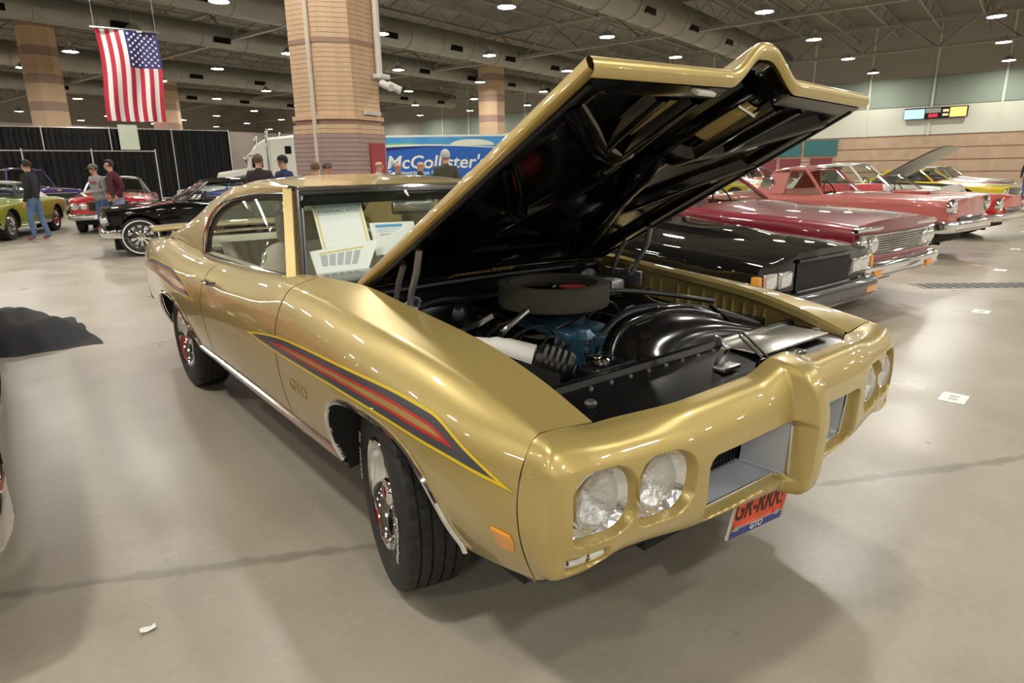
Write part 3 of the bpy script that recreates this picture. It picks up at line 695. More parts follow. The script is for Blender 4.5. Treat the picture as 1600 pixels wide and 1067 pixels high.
# rear window
rw=[]
for t in np.linspace(0,1,10):
    i=np.interp(t,[0,1],[2.55,3.46]); ex,ez=np.interp(i,sy,TT[:,0])-.02,np.interp(i,sy,TT[:,2]); rw.append([(ex*k,i,ez+.022*(1-k*k)-.012) for k in np.linspace(-1,1,17)])
MB().grid(rw).build('rear_window',DARKGLASS,GC,60)
# side glass
def sglass(sg):
    low=[(sg*.742,y,float(np.interp(y,[1.05,1.3,1.8,2.3,2.54],[.940,.930,.912,.908,.914]))) for y in np.linspace(1.06,2.50,26)]
    up=[]
    for p in low:
        y=p[1]; 
        if y<1.42: t=(y-1.02)/.40; up.append((sg*(.752-.155*t),y+.0,.945+.352*t))
        else:
            w_=WW[:50]; up.append((sg*(np.interp(y,w_[:,1],w_[:,0])-.008),y,np.interp(y,w_[:,1],w_[:,2])-.012))
    MB().grid([low,up]).build('side_window',CLEAR,GC,60)
both(sglass)
# trunk lid, tail panel, rear bumper, wing
rows=[]
for y in np.linspace(3.47,4.11,16):
    P=prof(min(y,4.09))[0]; rows.append([(P[0]*k,y+.03*(1-k*k)*sstep(3.9,4.1,y),P[1]+.022*(1-k*k)) for k in np.linspace(-1,1,25)])
MB().grid(rows).build('trunk_lid',GOLD,GC,50)
q=prof(4.10)[::8]; rows=[[(p[0]*k,4.10+.05*(1-k*k),p[1]) for k in np.linspace(-1,1,21)] for p in q]
MB().grid(rows).build('tail_panel',GOLD,GC,50)
rows=[[(x,4.12+.06*(1-(x/.84)**2)+dy,z) for dy,z in ((-.02,.60),(.05,.58),(.06,.50),(.03,.43),(-.03,.42))] for x in np.linspace(-.84,.84,25)]
MB().grid(rows).build('rear_bumper',CHROME,GC,50)
def tail(sg):
    mb=MB(); mb.grid([[(sg*(side_x(y,z)+.004),y,z) for z in np.linspace(.80,.86,4)] for y in np.linspace(3.86,4.06,8)]); mb.build('rear_side_patch',mat('pale_metal',(.6,.62,.6),.1,.9),GC)  # pale metallic patch laid over the side of the rear quarter
    mb=MB(); mb.box((sg*.55,4.13,.72),(.4,.06,.10),bev=.02); mb.build('tail_lamp',mat('red_lens',(.35,.01,.01),.15,coat=1),GC)
both(tail)
rows=[[(x,3.93+dy-.10*(abs(x)/.80)**2*1.0,1.0+dz-.012*(abs(x)/.8)**2) for dy,dz in ((0,0),(.05,.014),(.13,.022),(.19,.026),(.19,.018),(.10,-.004),(.03,-.014),(0,0))] for x in np.linspace(-.80,.80,31)]
mb=MB(); mb.grid(rows); mb.f+= [tuple(range(8)),tuple(range(30*8,31*8))]; mb.m+=[0,0]; wg=mb.build('rear_wing',GOLD,GC,40)
both(lambda sg: MB().box((sg*.62,4.0,.955),(.03,.12,.09),bev=.01).build('wing_post',GOLD,GC))
# ---- underside
mb=MB(); mb.box((0,1.7,.36),(1.50,4.6,.20)); mb.build('floor_pan',BLACKMATT,GC,0)  # dark box added under the body to block light
mb=MB(); mb.box((0,-.35,.30),(.7,.7,.10)); mb.tube([(-.45,.3,.24),(-.45,3.6,.26)],.035,8); mb.tube([(.45,.3,.24),(.45,3.6,.26)],.035,8); mb.tube([(-.75,2.845,.33),(.75,2.845,.33)],.045,10); mb.build('chassis',BLACKMATT,GC)
# ---- wheels
def tyre_geo(mb,R,wd,n=160,groove=.006):
    h=wd/2
    pr=[(.187,-h*.80),(.20,-h*.92),(R*.72,-h*1.02),(R*.84,-h*1.0),(R*.93,-h*.93),(R*.975,-h*.84)]
    tread=[(-.78,1,0),(-.56,1,0),(-.55,0,0),(-.50,0,0),(-.49,1,1),(-.22,1,1),(-.21,0,1),(-.16,0,1),(-.15,1,2),(.15,1,2),(.16,0,2),(.21,0,2),(.22,1,3),(.49,1,3),(.50,0,3),(.55,0,3),(.56,1,4),(.78,1,4)]
    rows=[]; a=np.arange(n)*2*PI/n
    def row(r,x): rows.append(np.stack([np.full(n,x),r*np.cos(a),r*np.sin(a)],-1))
    for r,x in pr: row(r,x)
    for f,top,rib in tread:
        base=R-.006*abs(f)**3 if top else R-.010
        r=np.full(n,base)
        if top:
            k=(np.arange(n)+rib*2)%5; r=np.where(k==0,base-groove,r)
        row(r,f*h)
    for r,x in reversed(pr): row(r,-x)
    mb.grid(rows,wrap=True); return mb
def rally_rim(sg,parent,R0=.187,wd=.2):
    h=wd/2; o=sg
    mb=MB(); mb.lathe([(R0+.004,o*h*.80),(R0+.012,o*h*.86),(R0+.004,o*h*.93),(R0-.010,o*h*.86),(R0-.022,o*h*.60),(R0-.030,o*.01),(R0-.03,-o*h*.8)],48,axis='x'); mb.build('trim_ring',CHROME,parent,40)
    mb=MB(); 
    for k in range(5):
        a=2*PI*k/5+.3; d=Vector((0,math.cos(a),math.sin(a))); t=Vector((0,-math.sin(a),math.cos(a)))
        rows=[]
        for r,wv,x in ((.045,.030,.055),(.08,.026,.062),(.12,.030,.052),(.16,.044,.028)):
            rows.append([tuple(d*r+t*(wv*q)+Vector((o*(x-(.018 if abs(q)==1 else 0)),0,0))) for q in (-1,-.75,0,.75,1)])
        mb.grid(rows)
    mb.build('rim_spokes',CHROME,parent,40)
    mb=MB(); mb.lathe([(.157,o*.010),(.10,o*.012),(.0,o*.012)],40,axis='x'); mb.build('rim_disc',mat('argent_silver',(.30,.30,.31),.35,.8),parent,40)
    mb=MB(); mb.lathe([(.052,o*.030),(.052,o*.072),(.046,o*.082),(.02,o*.088),(0,o*.089)],28,axis='x')
    for k in range(5):
        a=2*PI*k/5; mb.lathe([(.009,o*.04),(.009,o*.066),(0,o*.068)],6,(0,.066*math.cos(a),.066*math.sin(a)),'x')
    mb.build('hub_cap',CHROME,parent,40)
    mb=MB(); mb.lathe([(.022,o*.0895),(.0,o*.0905)],20,axis='x'); mb.build('hub_badge',mat('badge_red',(.4,.02,.02),.3),parent,40)
def sidewall_text(mb,txt,R,size,x,sg,a0):
    vs,fs=text_geo(txt,size,bold=.0008)
    out=[]
    for q in vs:
        r=R+q.y; a=a0-q.x/R*(1)   # reading clockwise as seen from outside
        yy,zz=math.cos(a)*r,math.sin(a)*r
        out.append((x,-yy if sg<0 else yy,zz))
    mb.add(out,fs)
def gto_wheel(sg,y,steer,R,wd):
    e=MB(); tyre_geo(e,R,wd); ty=e.build('tyre',RUBBER,GC,30); ty.location=(sg*.775,y,R-.004); ty.rotation_euler=(0,0,steer)
    rally_rim(sg,ty,wd=wd)
    for tx,s_,a_ in (('RADIAL T/A',.040,PI-.15),('BFGoodrich',.036,-.15)):
        mb=MB(); sidewall_text(mb,tx,.268,s_,sg*(wd/2*1.02+.0015),sg,a_); mb.build('sidewall_lettering',WHITE,ty,0)
for sg in (-1,1):
    gto_wheel(sg,0,math.radians(-14),.335,.215); gto_wheel(sg,2.845,0,.335,.225)
# ---- hood (raised): built in its own plane, t from the rear edge forward, n up out of the skin
def HW(x,t,n=0): return (x,.507-.887*t+.462*n,.979+.462*t+.887*n)
def t1(x): return 1.404+.028*(1-min(1,abs(x)/.672))+.03*float(1-sstep(.02,.17,abs(x)))
def hump(x,t): return .074*float(1-sstep(.02,.165,abs(x)))*float(sstep(.35,1.30,t))
def crown(x,t): return .020*(1-(x/.672)**2)*(1-min(1,t/1.40)**3)
XS=np.linspace(-.672,.672,113)
rows=[[HW(x,k*t1(x),hump(x,k*t1(x))+crown(x,k*t1(x))) for x in XS] for k in np.linspace(0,1,50)]
mb=MB(); mb.grid(rows)
mb.grid([[HW(x,t1(x)+a,hump(x,t1(x))+b) for x in XS] for a,b in ((0,0),(.009,-.004),(.013,-.014),(.011,-.028),(.004,-.039),(-.012,-.043))])
for sg in (-1,1):
    mb.grid([[HW(sg*(.672+a),k*t1(.672),b) for k in np.linspace(0,1,40)] for a,b in ((0,0),(.006,-.006),(.007,-.026),(-.002,-.034),(-.02,-.035))])
mb.grid([[HW(x,a,b+crown(x,0)) for x in XS] for a,b in ((0,0),(-.006,-.006),(-.004,-.022))])
HOOD=mb.build('hood',GOLD,GC,50)
def segd(x,t,a,b):
    ax_,ay=a; bx,by=b; dx,dy=bx-ax_,by-ay; k=np.clip(((x-ax_)*dx+(t-ay)*dy)/(dx*dx+dy*dy),0,1); return np.hypot(x-ax_-k*dx,t-ay-k*dy)
RIBS=[[(.62,1.27),(.46,1.16),(.30,1.05),(.17,1.0),(.05,.975)],[(.30,1.05),(.325,1.18),(.345,1.33)],[(.06,.985),(.06,1.15),(.07,1.34)],[(.05,.975),(.16,.72),(.30,.42),(.45,.10)],[(.62,.98),(.46,.80),(.30,.60),(.24,.55)],[(.185,1.02),(.195,1.16),(.205,1.33)]]
RW=[.042,.030,.034,.050,.036,.022]
def ibase(x,t): return -.010+hump(x,t)*.92+crown(x,t)*.8
XI=np.r_[np.linspace(-.655,-.565,8),np.linspace(-.56,.56,90)[0:],np.linspace(.565,.655,8)]; TI=np.r_[np.linspace(.02,.095,8),np.linspace(.10,.915,80),np.linspace(.92,.985,8)]
P=[]
for k in TI:
    r=[]
    for x in XI:
        T=t1(x); t=k*T; e=min(.655-abs(x),t-.02,T-t); r.append(HW(x,t,ibase(x,t)-.030*float(1-sstep(.07,.095,e))))
    P.append(r)
ip=MB().grid(P,flip=True).build('hood_inner_panel',BLACKGLOSS,HOOD,40)
for sg in (-1,1):
    for pts,wd in zip(RIBS,RW):
        Q=crom(np.array(pts),22); rows=[]
        for i_,q in enumerate(Q):
            d=Q[min(i_+1,21)]-Q[max(i_-1,0)]; d/=np.linalg.norm(d); nx=np.array((-d[1],d[0])); r=[]
            for a,h_ in ((-1.25,.004),(-1.0,-.004),(-.78,-.028),(-.55,-.034),(.55,-.034),(.78,-.028),(1.0,-.004),(1.25,.004)):
                p_=q+nx*a*wd; r.append(HW(sg*p_[0],p_[1],ibase(p_[0],p_[1])+h_))
            rows.append(r)
        MB().grid(rows).build('brace_rib',BLACKGLOSS,HOOD,50)
    for x0,x1,ta,tb in ((.235,.312,1.12,1.30),(.095,.165,1.10,1.30)):
        MB().grid([[HW(sg*x,t,ibase(x,t)-.006) for x in np.linspace(x0,x1,5)] for t in np.linspace(ta,tb,7)]).build('scoop_pan',GOLD,HOOD,50)
mb=MB(); mb.box(HW(-.265,1.395,-.052),(.075,.03,.012),0,Matrix.Rotation(.48,3,'X'),bev=.004); mb.build('bump_stop',mat('pale_rubber',(.62,.60,.52),.5),HOOD)
mb=MB(); mb.tube([HW(-.06,1.36,-.055),HW(.0,1.36,-.085),HW(.06,1.36,-.055)],.006,6); mb.build('hood_striker',CHROME,HOOD)
for sg in (-1,1): MB().tube([HW(sg*x,t,-.036) for x,t in ((.647,.05),(.647,.5),(.647,1.0),(.640,1.36))],.010,6).build('hood_edge_seal',HOSE,HOOD)
for k in range(12):
    x=-.27+k*.028; MB().box(HW(x,.065,-.046),(.012,.030,.004),0,Matrix.Rotation(-.48,3,'X')@Matrix.Rotation(.5,3,'Z')).build('hood_louvre',mat('louvre_gold',(.45,.33,.08),.4,.3),HOOD,0)
# hinges
GH=mat('zinc_hinge',(.28,.285,.29),.4,.6)
def hinge(sg):
    x=sg*.615; h=MB()
    h.tube([(x,.12,1.13),(x+sg*.004,.14,1.05),(x,.19,.97),(x-sg*.004,.22,.90)],[.013,.013,.012,.012],8)
    h.tube([(x-sg*.012,.26,1.06),(x-sg*.012,.30,1.0),(x-sg*.012,.33,.93),(x,.34,.88)],[.012,.012,.011,.011],8)
    h.box((x,.28,.885),(.018,.24,.075),bev=.006); h.box((x+sg*.008,.14,1.155),(.02,.22,.03),0,Matrix.Rotation(-.48,3,'X'),bev=.004)
    hg=h.build('hood_hinge',GH,GC)
    s=MB(); n=90; s.tube([(x-sg*.02+.022*math.cos(k*.75),.20+.10*k/n,.93-.05*k/n+.022*math.sin(k*.75)) for k in range(n)],.004,5); s.build('hinge_spring',GH,hg)
both(hinge)
# ---- engine bay
IB=mat('engine_blue',(.03,.085,.14),.35,.3,coat=.4,bump=(50,.3))
# inner flanges under the hood gap, gold on top, with pressed ribs
def flange(sg):
    ys=np.linspace(-.775,.50,40); rows=[]
    for y in ys:
        P=prof(y)[0]; rows.append([(sg*P[0],y,P[1]),(sg*(P[0]-.012),y,P[1]-.012),(sg*(P[0]-.016),y,P[1]-.035),(sg*(P[0]+.006),y,P[1]-.045),(sg*(P[0]+.006),y,P[1]-.175)])
    fl=MB().grid(rows).build('fender_inner_flange',GOLD,GC,30)
    for k,y in enumerate((.16,.10,.0,-.06,-.14,-.20,-.245,-.29,-.345,-.395,-.44)):
        p=prof(y)[0]; MB().tube([(sg*(p[0]+.004),y,p[1]-.062),(sg*(p[0]+.004),y,p[1]-.165)],.0085,8).build('pressed_rib',GOLD,fl)
    # black apron
    rows=[]
    for y in np.linspace(-.60,.50,30):
        p=prof(y)[0]; b=.10*math.exp(-((y+.05)/.26)**2)
        rows.append([(sg*(.69),y,p[1]-.165),(sg*.655,y,p[1]-.155+b*.1),(sg*(.60-b*.6),y,p[1]-.20+b*.3),(sg*(.50-b*.6),y,.66),(sg*.42,y,.45)])
    MB().grid(rows).build('inner_fender_apron',BLACKSATIN,GC,50)
both(flange)
mb=MB(); mb.box((0,.52,.70),(1.34,.05,.46)); mb.build('firewall',BLACKSATIN,GC,0)
mb=MB(); mb.box((0,-.1,.42),(1.30,1.2,.06)); mb.build('engine_bay_floor',BLACKMATT,GC,0)
# cowl panel with vents, wiper arms
rows=[[(x,.525+.40*k-.045*(1-(x/.72)**2)*k,.962+.012*math.sin(PI*k)+.012*(1-(x/.7)**2)) for x in np.linspace(-.71,.71,31)] for k in np.linspace(0,1,8)]
cw=MB().grid(rows).build('cowl_panel',BLACKGLOSS,GC,50)
rows=[[(x,.500-.02*abs(x)+dy,.960+.010*(1-(x/.66)**2)+dz) for x in np.linspace(-.64,.64,41)] for dy,dz in ((.03,.012),(.008,.010),(0,.0),(.002,-.014),(.012,-.022))]
MB().grid(rows).build('cowl_reflection_strip',mat('cowl_reflection',(.62,.62,.63),.12,1,bump=(22,.5)),cw,60)  # bright strip added to stand for the reflection along the cowl
MB().tube([(x,.485-.02*abs(x),.925+.008*(1-(x/.66)**2)) for x in np.linspace(-.62,.62,21)],.012,8).build('cowl_seal',HOSE,cw)
mb=MB()
for k in range(26): x=-.42+k*.034; mb.box((x,.66,.990),(.010,.10,.003))
mb.build('cowl_vent',mat('vent_slot',(.25,.2,.08),.4,.5),cw,0)
for x0,x1 in ((-.50,.02),(.06,.55)): MB().tube([(x0,.70,.995),((x0+x1)/2,.775,1.008),(x1,.80,1.012)],.006,6).build('wiper_arm',CHROME,GC)
# radiator, support panel, shroud
mb=MB(); P=[]
for x in np.linspace(-.66,.66,33):
    P.append([(x,-.535,.755),(x,-.545,.802),(x,-.562,.808),(x,-.578,.806),(x,-.586,.790),(x,-.68,.786),(x,-.76,.778),(x,-.80-.07*(1-(x/.66)**2),.77)])
mb.grid(P); RS=mb.build('radiator_support',BLACKSATIN,GC,40)
for k in range(13): MB().lathe([(.0,.007),(.005,.006),(.006,0)],6,(-.50+k*.084,-.604,.789)).build('panel_bolt',STEEL,RS)
mb=MB(); mb.box((.36,-.66,.797),(.44,.20,.010),0,None,bev=.004); mb.box((.30,-.58,.802),(.30,.02,.012)); mb.build('bare_metal_cover',mat('satin_aluminium',(.58,.57,.53),.25,1,vary=(5,(.45,.44,.41))),RS)
mb=MB(); mb.box((0,-.51,.60),(.80,.07,.32)); rad=mb.build('radiator',BLACKSATIN,GC,0)
mb=MB(); mb.box((-.32,-.50,.785),(.20,.08,.05),bev=.015); mb.lathe([(.030,.80),(.030,.815)],28,(-.37,-.50,0)); mb.build('radiator_cap_tank',[BLACKSATIN],rad)
mb=MB(); mb.lathe([(.026,.812),(.038,.818),(.039,.828),(.032,.833),(.014,.834),(.012,.838),(0,.839)],28,(-.37,-.50,0)); mb.build('radiator_cap',CHROME,rad)
# fan shroud: broad dome from the radiator up to a thick rolled rim
ARC=crom([(-.27,-.46,.72),(-.235,-.42,.80),(-.17,-.40,.862),(-.02,-.40,.893),(.20,-.41,.880),(.38,-.45,.825),(.53,-.51,.775)],40)
rows=[]
for i_,p_ in enumerate(ARC):
    b_=np.array((-.24+.80*i_/39,-.540,.785)); r=[]
    for k in np.linspace(0,1,9): r.append(tuple(p_*(1-k)+b_*k+np.array((0,-.030*math.sin(PI*k)*math.sin(PI*i_/39),.020*math.sin(PI*k)*math.sin(PI*i_/39)))))
    rows.append(r)
SHR=MB().grid(rows).build('fan_shroud',mat('shroud_black',(.006,.006,.006),.16,0,spec=.6),GC,60)
MB().tube([tuple(p) for p in ARC],.024,14).build('shroud_rim',BLACKGLOSS,SHR)
for a,b in ((.08,.13),(.33,.40)): MB().tube([(a,-.415,.885),(b,-.53,.79)],.008,6).build('shroud_crease',BLACKGLOSS,SHR)
MB().tube([tuple(p) for p in crom([(.02,-.12,.72),(.05,-.15,.78),(.13,-.16,.83),(.30,-.24,.85),(.44,-.38,.83),(.55,-.49,.78)],36)],.022,12).build('radiator_hose',HOSE,GC)
MB().tube([tuple(p) for p in crom([(-.10,-.02,.79),(-.02,-.10,.86),(.12,-.02,.90),(.40,-.10,.88),(.56,-.28,.85)],30)],.010,8).build('heater_hose',HOSE,GC)
# latch, safety wire, release lever on the support
mb=MB(); mb.box((-.04,-.74,.79),(.09,.045,.015),bev=.004); mb.box((-.04,-.72,.82),(.032,.02,.075),0,Matrix.Rotation(.35,3,'X'),bev=.006); mb.tube([(-.04,-.715,.85),(-.03,-.70,.868),(-.035,-.685,.875)],[.014,.012,.008],8); mb.build('hood_latch',STEEL,RS)
mb=MB(); mb.tube([(.085,-.79,.80),(.055,-.72,.868),(.063,-.712,.876),(.077,-.712,.876),(.085,-.72,.868),(.115,-.79,.80)],.0036,6); mb.build('safety_catch_wire',CHROME,RS)
mb=MB(); mb.box((.14,-.82,.795),(.24,.05,.04),0,None,bev=.012); mb.build('latch_cover',BLACKGLOSS,RS)
mb=MB(); mb.lathe([(.0,.805),(.013,.803),(.018,.797),(.015,.787),(.009,.78),(.009,.77)],18,(-.60,-.70,0)); mb.build('hood_bumper_stop',mat('grey_rubber',(.05,.05,.05),.4),RS)
mb=MB(); mb.lathe([(.0,.805),(.013,.803),(.018,.797),(.015,.787),(.009,.78),(.009,.77)],18,(.60,-.70,0)); mb.build('hood_bumper_stop',mat('grey_rubber'),RS)
# engine: block, heads, intake, foam-sealed air cleaner
mb=MB(); mb.box((0,.12,.60),(.46,.62,.24),bev=.03); EN=mb.build('engine_block',IB,GC)
def head(sg):
    R=Matrix.Rotation(sg*.6,3,'Y'); mb=MB(); mb.box((sg*.25,.12,.735),(.15,.56,.085),0,R,bev=.02); vc=mb.build('valve_cover',CHROME,GC)
    mb=MB()
    for k in range(4): mb.tube([tuple(p) for p in crom([(sg*.14,-.08+.14*k,.77),(sg*.24,-.09+.14*k,.84),(sg*.37,-.05+.13*k,.78),(sg*.38,-.04+.13*k,.70)],10)],.0055,5)
    mb.build('spark_plug_leads',HOSE,vc)
    mb=MB(); mb.tube([tuple(p) for p in crom([(sg*.34,.40,.66),(sg*.39,.2,.64),(sg*.38,-.12,.62),(sg*.34,-.2,.52)],14)],.045,10); mb.build('exhaust_manifold',ALLOY,GC)
both(head)
mb=MB(); mb.box((0,.08,.765),(.24,.34,.06),bev=.02); mb.box((0,.08,.815),(.17,.17,.08),bev=.015); mb.build('intake_manifold',IB,EN)
AC=(-.02,.085); 
mb=MB(); mb.lathe([(.05,.845),(.195,.850),(.210,.862),(.210,.872),(.0,.874)],48,(*AC,0)); ab=mb.build('air_cleaner_base',BLACKSATIN,EN)
FOAM=mat('grey_foam',(.060,.056,.038),.95,bump=(260,.7),vary=(120,(.085,.078,.056)))
mb=MB(); mb.lathe([(.222,.868),(.226,.875),(.226,.948),(.221,.957),(.178,.957),(.172,.95),(.172,.87)],64,(*AC,0)); mb.build('air_cleaner_foam_ring',FOAM,EN,40)
mb=MB(); mb.lathe([(.172,.915),(.165,.928),(.12,.934),(.02,.936),(.018,.945),(0,.946)],48,(*AC,0)); ld=mb.build('air_cleaner_lid',BLACKGLOSS,EN,40)
mb=MB(); mb.lathe([(.0,.0),(.055,.0)],32,(AC[0]+.055,AC[1]-.055,.9375)); mb.build('lid_sticker',mat('sticker_red',(.6,.03,.03),.35),ld,0)
mb=MB(); text_on(mb,'RAM AIR',.026,(AC[0]+.055,AC[1]-.055,.9385),(.78,-.62,0),(.62,.78,0)); mb.build('sticker_lettering',WHITE,ld,0)
# front accessories on the near side: alternator, power-steering pump, pulleys, white duct
mb=MB(); a_,b_=Vector((-.405,-.252,.777)),Vector((-.325,-.345,.742)); n_=13; mb.tube([tuple(a_.lerp(b_,k/(n_-1))) for k in range(n_)],[.048]+[.064 if k%2 else .058 for k in range(n_-2)]+[.050],24); CNS=mb.build('corrugated_canister',mat('canister_black',(.010,.009,.008),.35),EN,25)
mb=MB(); mb.tube([tuple(b_+(b_-a_)*.0),tuple(b_+(b_-a_)*.08)],[.030,.022],20); mb.tube([tuple(b_+(b_-a_)*.02),tuple(b_+(b_-a_)*.05)],.044,24); mb.build('canister_cap',mat('dark_steel',(.05,.05,.05),.3,.7),CNS)
mb=MB(); mb.tube([tuple(p) for p in crom([(-.60,-.02,.845),(-.54,-.10,.822),(-.473,-.175,.80),(-.41,-.246,.779)],14)],[.020]*4+[.026,.030,.034]+[.044]*2+[.049]*5,16); mb.build('heat_riser_duct',mat('off_white_metal',(.62,.60,.56),.4),EN)
mb=MB(); mb.tube([tuple(p) for p in crom([(-.425,-.085,.83),(-.435,-.125,.862),(-.40,-.135,.888),(-.335,-.125,.915)],16)],.011,8); mb.build('fuel_line',STEEL,EN)
mb=MB(); mb.box((-.23,-.36,.71),(.12,.10,.08),0,Matrix.Rotation(.5,3,'Z'),bev=.02); mb.lathe([(.05,.0),(.05,.03),(.02,.035),(.02,.05),(0,.05)],20,(-.21,-.40,.72),'y'); mb.build('steering_pump',mat('cast_alloy'),EN)
mb=MB(); mb.tube([tuple(p) for p in crom([(-.56,.10,.80),(-.50,.06,.83),(-.44,.10,.83),(-.36,.14,.825),(-.30,.13,.85)],16)],.014,8); mb.build('vacuum_pipe',STEEL,EN)
mb=MB(); 
for k in range(7): mb.tube([(-.60+.012*k,.13-.006*k,.83),(-.598+.012*k,.126-.006*k,.83)],.022,12)
mb.build('corrugated_boot',HOSE,EN)
for (x,y,z,r,m,nm) in ((-.02,-.27,.70,.085,'engine_blue','water_pump_pulley'),(.0,-.24,.56,.095,'dark_steel','crank_pulley')):
    mb=MB(); mb.lathe([(.0,.01),(r*.4,.0),(r*.5,.012),(r,.010),(r,0),(r*.9,.016),(r,.03),(r*.3,.05),(0,.05)],32,(x,y,z),'y'); mb.build(nm,mat(m),EN)
mb=MB(); mb.lathe([(.05,.70),(.055,.74),(.055,.80),(.04,.815),(.03,.83),(0,.832)],20,(-.13,-.19,0)); mb.box((-.06,-.17,.76),(.10,.10,.07),bev=.02); mb.box((-.17,-.16,.80),(.07,.09,.05),bev=.015); mb.build('front_casting',IB,EN)
rg=np.random.default_rng(3); mb=MB()
for k in range(26):
    x,y=-.28+.34*rg.random(),-.26+.14*rg.random(); z=.74+.07*rg.random(); mb.lathe([(.0,.014),(.009,.012),(.010,0)],6,(x,y,z))
mb.build('engine_bolts',STEEL,EN,kind='stuff')
mb=MB(); mb.tube([(-.34,-.37,.68),(-.24,-.40,.70),(-.14,-.38,.69)],.010,6); mb.box((-.24,-.39,.70),(.12,.02,.03),bev=.006); mb.box((-.20,-.36,.74),(.05,.05,.06),bev=.01); mb.build('accessory_bracket',mat('cast_alloy'),EN)
mb=MB(); mb.box((.50,.40,.80),(.10,.12,.14),bev=.02); mb.tube([(.50,.30,.86),(.50,.20,.85)],.045,14); mb.lathe([(.0,.47),(.09,.46),(.11,.42),(.09,.36),(.03,.34)],24,(.46,0,.84),'y'); mb.build('brake_booster',mat('booster_black',(.02,.02,.021),.3),GC)
mb=MB(); mb.box((.47,.24,.862),(.09,.13,.07),bev=.012); mb.build('master_cylinder',mat('cast_alloy'),GC)
mb=MB(); mb.box((.55,-.36,.72),(.17,.24,.17),bev=.01); mb.build('battery',BLACKSATIN,GC)
mb=MB(); mb.box((-.45,.40,.80),(.30,.16,.16),bev=.03); mb.lathe([(.0,.87),(.07,.865),(.085,.84),(.085,.78)],24,(-.30,.38,0)); mb.build('heater_box',BLACKSATIN,GC)
mb=MB(); mb.tube([tuple(p) for p in crom([(-.62,.30,.86),(-.45,.30,.90),(-.25,.34,.88),(0,.42,.86),(.3,.44,.88)],24)],.012,6); mb.build('wiring_loom',HOSE,GC)
mb=MB(); mb.tube([tuple(p) for p in crom([(.60,.10,.85),(.50,.05,.86),(.40,-.1,.84),(.5,-.3,.83)],20)],.008,6); mb.build('battery_cable',HOSE,GC)
# ---- interior
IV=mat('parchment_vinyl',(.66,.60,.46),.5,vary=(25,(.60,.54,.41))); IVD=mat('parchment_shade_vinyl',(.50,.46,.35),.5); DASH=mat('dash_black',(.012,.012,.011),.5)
def seat(sg):
    y0=1.70; x=sg*.40
    mb=MB(); P=[]
    for k in np.linspace(-1,1,21):
        xx=x+.25*k; e=.035*abs(k)**4; g=.012*abs(math.sin(k*PI*3)); r=[]
        for z,dy in ((.50,-.05),(.60,-.075),(.75,-.04),(.90,.02),(.99,.06),(1.03,.10),(1.01,.15),(.80,.12),(.50,.06)):
            r.append((x+(.25-(.05 if z>.95 else 0))*k,y0+dy+e+(g if dy<.05 else 0),z-.04*abs(k)**5*(1 if z>.9 else 0)))
        P.append(r)
    mb.grid(P); st=mb.build('seat_backrest',IV,GC,50)
    mb=MB(); mb.box((x,y0-.30,.50),(.50,.52,.16),bev=.06,seg=4); mb.build('seat_cushion',IV,GC)
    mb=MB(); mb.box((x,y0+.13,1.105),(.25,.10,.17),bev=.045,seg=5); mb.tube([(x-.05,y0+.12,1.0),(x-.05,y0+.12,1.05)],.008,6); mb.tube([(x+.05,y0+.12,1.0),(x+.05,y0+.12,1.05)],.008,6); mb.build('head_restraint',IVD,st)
both(seat)
mb=MB(); P=[]
for k in np.linspace(-1,1,97):
    g=.014*abs(math.sin(k*PI*9)); r=[]
    for z,dy in ((.45,-.02),(.62,-.06),(.80,-.01),(.94,.04),(.985,.08),(.97,.14)): r.append((.66*k,2.42+dy+g*(1 if dy<.08 else 0),z))
    P.append(r)
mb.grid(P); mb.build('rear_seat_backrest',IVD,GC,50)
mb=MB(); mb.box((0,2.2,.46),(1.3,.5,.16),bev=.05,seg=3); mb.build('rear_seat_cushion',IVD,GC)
mb=MB(); mb.box((0,2.95,.945),(1.40,.85,.02)); mb.build('parcel_shelf',IV,GC,0)
def door_trim(sg):
    mb=MB(); mb.box((sg*.715,1.75,.72),(.05,1.75,.42),bev=.015); mb.build('door_trim_panel',IV,GC)
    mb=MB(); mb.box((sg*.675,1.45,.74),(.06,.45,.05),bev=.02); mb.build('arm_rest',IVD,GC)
both(door_trim)
rows=[[(x,.90+.02*math.cos(x*2)+dy,z) for dy,z in ((-.06,.895),(.10,.908),(.24,.900),(.28,.86),(.25,.75),(.20,.60))] for x in np.linspace(-.70,.70,15)]
MB().grid(rows).build('dashboard',DASH,GC,40)
mb=MB(); n=40; sc=Vector((.36,1.30,.93)); u=Vector((1,0,0)); v=Vector((0,.42,.91))
mb.tube([tuple(sc+(u*math.cos(2*PI*k/n)+v*math.sin(2*PI*k/n))*.19) for k in range(n+1)],.013,8)
for a in (PI*.0,PI,-PI/2): mb.tube([tuple(sc),tuple(sc+(u*math.cos(a)+v*math.sin(a))*.19)],.010,6)
mb.tube([tuple(sc),(.36,1.05,.85)],.025,8); mb.build('steering_wheel',DASH,GC)
mb=MB(); mb.box((.0,1.225,1.215),(.24,.025,.065),0,None,bev=.01); mr=mb.build('rear_view_mirror',mat('mirror_shell',(.35,.36,.36),.2,.9),GC)
mb=MB(); mb.box((0,1.24,1.215),(.225,.006,.055)); mb.tube([(0,1.235,1.24),(0,1.29,1.30)],.008,6); mb.build('mirror_stalk',STEEL,mr)
mb=MB(); mb.box((0,2.0,1.297),(1.10,1.0,.012)); mb.build('headliner',IV,GC,0)
